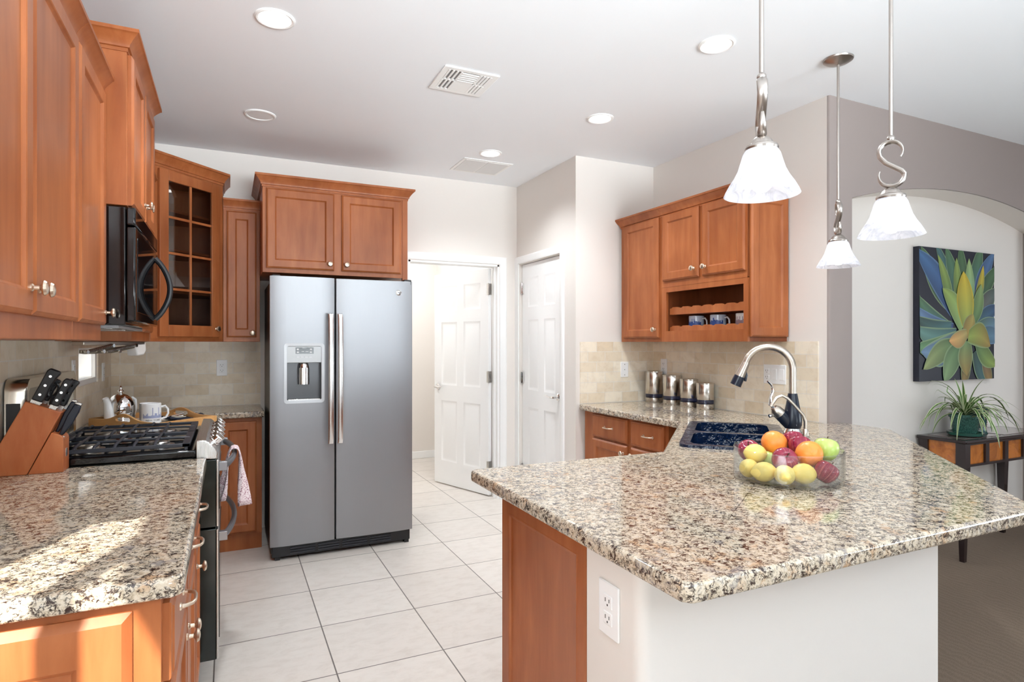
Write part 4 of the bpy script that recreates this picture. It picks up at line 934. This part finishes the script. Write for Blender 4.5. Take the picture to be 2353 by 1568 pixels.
for a in [('red', 'red apple against left rim behind the upper lemon', (1.62, 1.524, .991), (.3, -.5, 0), .037), ('lemon', 'lemon resting high at the left side of the bowl', (1.585, 1.464, .995), (0, .1, -.3), .032),
          ('lemon', 'lemon low at far left, touching the glass', (1.54, 1.448, .953), (0, .2, .5), .0305), ('lemon', 'lemon low at front, left of the central red apple', (1.536, 1.384, .954), (0, -.1, -.55), .0315),
          ('green', 'pale green apple mostly hidden left of central red apple', (1.646, 1.459, .963), (.2, .3, 0), .036), ('orange', 'orange at the back, nearest the sink', (1.697, 1.485, 1.019), (.4, .3, 0), .043),
          ('red', 'red apple with stem dimple facing front at centre', (1.618, 1.377, .984), (.75, -.55, 0), .040), ('red', 'red apple at the back rim, right of the rear orange', (1.776, 1.474, 1.022), (-.3, .2, 0), .036),
          ('red', 'red apple between rear orange and front orange', (1.734, 1.413, 1.015), (.2, .5, 1), .037), ('orange', 'orange resting on top at front right', (1.693, 1.345, 1.004), (2.0, -.5, 0), .043),
          ('green', 'green apple on top against right rim', (1.776, 1.348, 1.012), (-.1, .3, 0), .040), ('red', 'red apple low at right with stem leaning out', (1.685, 1.279, .959), (.25, .55, 0), .036),
          ('lemon', 'lemon low at front, right of the central red apple', (1.621, 1.307, .955), (0, .1, -.35), .0325), ('lemon', 'lemon buried in the middle under the front orange', (1.71, 1.397, .953), (0, 0, .8), .0305), ('lemon', 'lemon low at centre front under central red apple', (1.56, 1.326, .953), (0, 0, .9), .0305)]: fruit(*a[:3], rot=a[3], r=a[4])

# ------------------------------------------------------------------ pendants, ceiling fixtures
def pendant(label, x, y, zb, rz):
    t = thing('pendant_lamp', label, 'pendant light', (x, y, zb), rz)
    G().lathe([(.003, H - zb - .030), (.012, H - zb - .028), (.05, H - zb - .018), (.066, H - zb - .008), (.068, H - zb - .001)], 32).obj('canopy', MPEND, t)
    G().lathe([(.0062, .318), (.0062, H - zb - .022)], 12).obj('rod', MPEND, t)
    # S scroll in local xz plane
    pts = arc((.0, .2725), .033, -35, 180, 12, lambda a, b: (a, b)); up = [(.030, .253)] + [(p[0], p[1]) for p in pts]
    lo = [(p[0], p[1]) for p in arc((.002, .196), .036, 0, -205, 14, lambda a, b: (a, b))]
    mid = [(-.030, .258), (-.014, .238), (.012, .220), (.030, .208)]
    path = [(a, 0, b) for a, b in up[1:] + mid + lo]; n = len(path)
    rr = [.004 + .009 * min(1, k / 7, (n - 1 - k) / 7) for k in range(n)]
    G().tube(path, rr, 12, flat=.58).obj('scroll', MPEND, t)
    G().sph((0, 0, .314), .0125).obj('ball', MPEND, t); G().sph((0, 0, .161), .0105).obj('ball', MPEND, t)
    G().lathe([(.008, .156), (.018, .152), (.027, .144), (.032, .134), (.041, .130), (.043, .124), (.041, .118)], 28).obj('cap', MPEND, t)
    pr = [(.096, 0), (.0925, .008), (.083, .026), (.070, .046), (.060, .066), (.0525, .090), (.0475, .108), (.040, .121), (.030, .126)]
    G().lathe(pr + [(r - .003, z - .001) for r, z in reversed(pr)], 40, cap=False).obj('glass_shade', MALAB, t)
    G().lathe([(.001, .006), (.014, .009), (.025, .02), (.030, .036), (.027, .052), (.016, .075), (.013, .10)], 20).obj('bulb', MBULB, t)
pendant('pendant lamp with alabaster bell shade nearest camera, scroll edge on', 1.285, 1.166, 1.757, R(47))
pendant('small looking pendant lamp farthest off, in front of wall corner', 2.68, 1.967, 1.735, R(50))
pendant('pendant lamp whose S scroll shows broadside, left of painting', 1.948, 1.243, 1.712, R(-52))
def downlight(label, x, y, r=.082, lit=True):
    t = thing('recessed_light' if lit else 'ceiling_speaker', label, 'ceiling light' if lit else 'speaker', (x, y, H))
    g = G(); g.lathe([(r, 0), (r, -.004), (r - .008, -.008), (r - .016, -.006), (r - .018, 0)], 40, cap=False); g.obj('trim_ring', MTRIM, t)
    g = G(); g.lathe([(r - .017, -.003), (r * .6, -.0035), (.001, -.004)], 40, cap=False); g.obj('lens' if lit else 'grille', MLENS if lit else plain('speaker_grille', sr(238, 239, 240), .7), t)
    if lit:
        l = bpy.data.lights.new('downlight', 'SPOT'); l.energy = 66; l.spot_size = R(136); l.spot_blend = .9; l.shadow_soft_size = .07; l.color = (.91, .965, 1)
        o = bpy.data.objects.new('downlight', l); COL.objects.link(o); o.parent = t; o.location = (0, 0, -.012)
downlight('lit recessed ceiling light nearest the left wall cabinets', .179, 2.74); downlight('lit recessed ceiling light beside the near pendant rod', 2.04, 2.109)
downlight('lit recessed ceiling light before the short wall corner', 2.064, 3.108); downlight('lit recessed ceiling light farthest back by return vent', 1.722, 4.017)
downlight('round white ceiling speaker without light above corner cabinet', .174, 3.937, .09, False)
def vent():
    t = thing('ceiling_vent', 'white louvered supply register in middle of ceiling', 'vent', (1.12, 2.975, H)); a, b = .148, .143
    g = G(); g.prism_holes([(-a, -b), (a, -b), (a, b), (-a, b)], [[(-a + .03, -b + .03), (a - .03, -b + .03), (a - .03, b - .03), (-a + .03, b - .03)]], -.008, 0); g.obj('frame', MTRIM, t, bevel=.003)
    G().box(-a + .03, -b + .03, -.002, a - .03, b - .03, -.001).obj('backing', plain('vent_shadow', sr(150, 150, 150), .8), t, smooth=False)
    g = G(); g.box(-.045, -.005, -.008, .05, b - .03, -.002); g.box(-a + .03, -.006, -.008, -.045, .006, -.002); g.box(.05, -.006, -.008, a - .03, .006, -.002); g.box(-.05, -b + .03, -.008, -.042, .0, -.002); g.box(.05, -b + .03, -.008, .058, b - .03, -.002); g.obj('divider', MTRIM, t, smooth=False)
    def slat(x0, y0, x1, y1): G().box(x0, y0, -.009, x1, y1, -.003).obj('slat', MTRIM, t, smooth=False)
    for k in range(5): y = -b + .042 + k * .022; slat(-.042, y, .05, y + .010)
    for k in range(4):
        x = -a + .030 + k * .022
        slat(x, -b + .03, x + .010, -.006); slat(x, .006, x + .010, b - .03)
        x = a - .042 - k * .018; slat(x, -b + .03, x + .013, -.006); slat(x, .006, x + .013, b - .03)
vent()
t = thing('return_vent', 'flat white perforated return grille near back of ceiling', 'vent', (1.785, 4.355, H)); G().box(-.2, -.17, -.006, .2, .17, 0).obj('frame', MTRIM, t, bevel=.003); G().box(-.175, -.145, -.008, -.005, .145, -.005).box(.005, -.145, -.008, .175, .145, -.005).obj('grille', plain('return_grille', sr(226, 226, 226), .6), t, smooth=False)

# ------------------------------------------------------------------ painting
def painting():
    t = thing('canvas_painting', 'unframed canvas painting of a blue green agave plant', 'painting', (4.083, 2.42, 1.110)); Wd, Ht, D = .87, .888, .038
    G().box(0, .0, 0, Wd, D, Ht).obj('canvas', plain('canvas_dark', sr(22, 24, 40), .5), t, smooth=False)
    g = G()
    def leaf(b, tip, w, c0, c1, edge, bend=0, lay=0):
        B = Vector(b); T = Vector(tip); d = T - B; nrm = Vector((-d.y, d.x)).normalized(); n = 14; y = -.0006 - lay * .00022
        rows = []
        for k in range(n + 1):
            s = k / n; wd = w * (math.sin(PI * min(1, .18 + .82 * s) ** 1.15) ** .8 if s < 1 else 0) * .5; c = B + d * s + nrm * bend * math.sin(PI * s)
            rows.append((c, max(wd, .0006), s))
        vs = []; cs = []
        for c, wd, s in rows:
            for j, q in enumerate((-1, -.86, -.3, .15, .8, 1)):
                p = c + nrm * wd * q; x = min(max(p.x, 0), 1) * Wd; z = (1 - min(max(p.y, 0), 1)) * Ht; vs.append((x, y, z))
                m = [c0[i] * (1 - s) + c1[i] * s for i in range(3)]; sh = (.0, .72, .95, 1.15, .80, .0)[j]
                if j in (0, 5): col = edge
                else: col = tuple(m[i] * sh for i in range(3))
                cs.append((*col[:3], 1))
        fs = []
        for i in range(n):
            for j in range(5): a = i * 6 + j; fs.append((a, a + 1, a + 7, a + 6))
        o = len(g.v); g.add(vs, fs); g.col[o:] = cs
    BL, TE, GR, YG, YE, DK, OC = (.03, .06, .17), (.05, .13, .14), (.07, .15, .06), (.24, .32, .07), (.55, .40, .03), (.025, .055, .045), (.30, .19, .05)
    PB = (.13, .22, .36); PG = (.24, .34, .18)
    L = 0
    data = [((.50, .48), (.02, .00), .20, DK, GR, PG, -.04), ((.46, .50), (-.05, .02), .20, BL, (.05, .13, .27), PB, .04), ((.52, .45), (.20, -.05), .13, DK, TE, PG, 0), ((.56, .45), (.33, -.03), .15, TE, GR, PG, 0),
            ((.60, .42), (.52, -.06), .14, DK, GR, PG, 0), ((.66, .42), (.82, -.08), .16, TE, GR, PG, 0), ((.72, .45), (1.0, -.02), .16, BL, (.08, .16, .3), PB, -.03), ((.72, .50), (1.08, .08), .15, DK, GR, PG, -.03),
            ((.74, .52), (1.1, .28), .15, (.12, .10, .09), (.08, .13, .12), PG, -.03), ((.42, .50), (.23, .05), .11, GR, YG, PG, .02), ((.50, .44), (.47, .06), .11, GR, YG, PG, 0), ((.66, .44), (.64, .055), .13, (.14, .3, .2), (.3, .42, .16), PG, 0), ((.71, .45), (.84, .10), .10, GR, YE, PG, .02),
            ((.40, .60), (-.06, .35), .14, TE, GR, PG, -.05), ((.42, .60), (-.08, .44), .15, BL, PB, PB, -.06), ((.40, .58), (-.06, .52), .13, TE, DK, PG, -.05), ((.72, .60), (1.1, .42), .13, TE, BL, PB, -.03), ((.70, .62), (1.12, .56), .13, GR, PB, PG, -.02), ((.74, .66), (1.14, .68), .15, TE, PB, PB, -.02),
            ((.48, .74), (.06, .80), .15, DK, DK, PG, 0), ((.62, .80), (.56, 1.06), .13, DK, OC, PG, 0), ((.72, .78), (.86, 1.06), .16, DK, TE, PG, 0), ((.84, .84), (.95, 1.06), .12, (.12, .08, .06), OC, PG, 0), ((.74, .70), (1.03, .90), .16, GR, YG, PG, .03),
            ((.46, .64), (-.08, .60), .16, TE, (.12, .24, .2), PG, -.06), ((.46, .66), (-.10, .74), .15, GR, (.12, .26, .12), PG, -.05), ((.46, .68), (.01, .78), .22, (.10, .17, .2), PB, PG, -.06), ((.47, .72), (.04, .91), .17, GR, (.26, .30, .12), PG, .03), ((.52, .73), (.30, 1.01), .20, GR, (.2, .3, .14), PG, .02), ((.60, .70), (.60, .97), .20, (.14, .24, .1), OC, PG, .02),
            ((.54, .60), (.28, .30), .17, (.24, .38, .14), YG, PG, .04), ((.68, .56), (.80, .25), .15, GR, (.22, .32, .12), PG, .02), ((.60, .58), (.555, .16), .23, (.26, .34, .08), YE, YE, 0), ((.58, .66), (.69, .49), .17, OC, (.34, .28, .08), PG, .01), ((.62, .66), (.93, .74), .20, YG, OC, PG, -.05), ((.60, .64), (.36, .70), .14, (.34, .28, .1), (.62, .33, .12), PG, -.02)]
    for i, a in enumerate(data): leaf(*a, lay=i)
    g.obj('painted_agave', vcol('agave_paint', .55), t, smooth=False)
painting()

# ------------------------------------------------------------------ console table, plant, vase
def table():
    t = thing('console_table', 'dark wood console table with amber glass panels in niche', 'table', (4.10, 2.15, 0)); L, D, T = .98, .30, .76
    G().box(0, 0, T - .022, L, D, T).obj('top', MDW, t, bevel=.006)
    n = NT('amber_glass'); v = n.coord(); n.set(Base_Color=n.ramp(n.noise(v, 6, 4, .6, 1.5), [(.3, sr(128, 66, 22)), (.55, sr(190, 112, 40)), (.75, sr(150, 82, 50))]), Roughness=.12, Coat_Weight=.5); AM = n.m
    G().box(.06, .04, T - .0005, .46, D - .04, T + .002).box(.50, .04, T - .0005, L - .06, D - .04, T + .002).obj('top_inlay', plain('slate_inlay', sr(104, 84, 80), .15, coat=.6), t, smooth=False)
    g = G(); g.box(.02, .02, .59, L - .02, .05, .605); g.box(.02, D - .03, .59, L - .02, D - .015, T - .022); g.box(.02, .02, .59, .05, D - .02, .605); g.box(L - .05, .02, .59, L - .02, D - .02, .605); g.box(.02, .02, .725, L - .02, .05, T - .022)
    for x in (.27, .49, .71): g.box(x - .02, .02, .605, x + .02, .045, .725)
    g.obj('apron_frame', MDW, t, smooth=False)
    for x0, x1 in ((.065, .25), (.29, .47), (.51, .69), (.73, .915)): G().box(x0, .034, .605, x1, .040, .725).obj('amber_panel', AM, t, smooth=False)
    G().box(.024, .07, .605, .030, D - .06, .738).obj('amber_panel', AM, t, smooth=False)
    for x in (.01, L - .065):
        for y in (.012, D - .067):
            g = G(); g.loft([[(x, y, .59), (x + .055, y, .59), (x + .055, y + .055, .59), (x, y + .055, .59)], [(x, y, T - .022), (x + .055, y, T - .022), (x + .055, y + .055, T - .022), (x, y + .055, T - .022)]])
            g.loft([[(x + .014, y + .014, 0), (x + .041, y + .014, 0), (x + .041, y + .041, 0), (x + .014, y + .041, 0)], [(x, y, .59), (x + .055, y, .59), (x + .055, y + .055, .59), (x, y + .055, .59)]]); g.obj('leg', MDW, t, smooth=False)
table()
def plant():
    t = thing('potted_spider_plant', 'spider plant with striped arching leaves in green pot', 'plant', (4.34, 2.285, .7625))
    PG = plain('green_glaze', sr(40, 84, 72), .2, coat=.4)
    G().lathe([(.085, 0), (.096, .004), (.100, .022), (.094, .024), (.07, .010), (.001, .010)], 36).obj('saucer', PG, t)
    n = NT('speckled_green_glaze'); n.set(Base_Color=n.ramp(n.noise(n.coord(), 130, 3, .6), [(.35, sr(28, 58, 54)), (.65, sr(62, 110, 98))]), Roughness=.25)
    G().lathe([(.062, .011), (.066, .02), (.082, .115), (.089, .117), (.090, .138), (.084, .139), (.080, .12), (.001, .118)], 36).obj('pot', n.m, t)
    g = G(); rnd = random.Random(5)
    def leaf(az, el, ln, w, droop):
        p = Vector((0, 0, .12)); d = Vector((math.cos(az) * math.cos(el), math.sin(az) * math.cos(el), math.sin(el))); n = 12; sd = Vector((-math.sin(az), math.cos(az), 0)); rows = []
        for k in range(n + 1):
            s = k / n; wd = w * (.5 + .5 * min(1, s * 5)) * (1 - s ** 3) + .0008; rows.append((p.copy(), wd)); p += d * ln / n; d.z -= droop / n * (1 + s); d.normalize()
            y = p.y + 2.285
            if y > 2.405: p.y = 2.405 - 2.285
            rr = math.hypot(p.x, p.y)
            if rr < .115 and p.z < .13: p.x *= .115 / max(rr, .01); p.y *= .115 / max(rr, .01)
            if p.z < .012 and -.2 < p.x and p.y > -.125: p.z = .012
        vs, cs = [], []
        GRN, CRM = (.07, .16, .03, 1), (.62, .66, .42, 1)
        for c, wd in rows:
            for q, cc, lift in ((-1, CRM, .25), (-.62, CRM, .1), (-.55, GRN, .08), (0, GRN, -.1), (.55, GRN, .08), (.62, CRM, .1), (1, CRM, .25)): vs.append(c + sd * wd * q + Vector((0, 0, wd * lift))); cs.append(cc)
        fs = [(i * 7 + j, i * 7 + j + 1, i * 7 + j + 8, i * 7 + j + 7) for i in range(n) for j in range(6)]
        o = len(g.v); g.add(vs, fs); g.col[o:] = cs
    for k in range(46):
        az = k * 2.39996 + rnd.uniform(-.3, .3); leaf(az, R(rnd.uniform(25, 78)), rnd.uniform(.20, .40), rnd.uniform(.007, .011), rnd.uniform(1.2, 2.6))
    for az, el, ln, dr in ((R(172), R(48), .46, 1.9), (R(160), R(40), .40, 1.9), (R(-8), R(52), .52, 2.0), (R(-25), R(45), .48, 2.2), (R(-60), R(55), .34, 2.8), (R(-100), R(60), .34, 3.0), (R(-80), R(66), .30, 2.6), (R(-130), R(52), .34, 2.7), (R(70), R(80), .26, .9), (R(200), R(78), .26, .9), (R(-40), R(78), .28, 1.0)): leaf(az, el, ln, .011, dr)
    g.obj('foliage', vcol('striped_leaf', .4), t, smooth=False)
plant()
def vase():
    t = thing('beaded_vase', 'flared teal vase with bead strings beside the spider plant', 'vase', (4.535, 2.31, .7625))
    G().lathe([(.055, 0), (.05, .01), (.045, .03), (.048, .08), (.058, .15), (.066, .166), (.062, .166), (.054, .15), (.04, .03), (.001, .03)], 32).obj('vessel', plain('teal_glaze', sr(14, 70, 68), .25, coat=.3), t)
    g = G()
    for az in (-140, -95, -50, -10, 30):
        for k in range(13):
            s = k / 12; a = R(az + 28 * math.sin(s * 6)); r = .0475 + .0175 * s * s; g.sph((r * math.cos(a), r * math.sin(a), .03 + .125 * s), .0036, seg=8, rings=5)
    g.obj('bead_strings', plain('cream_beads', sr(222, 196, 186), .4), t)
vase()
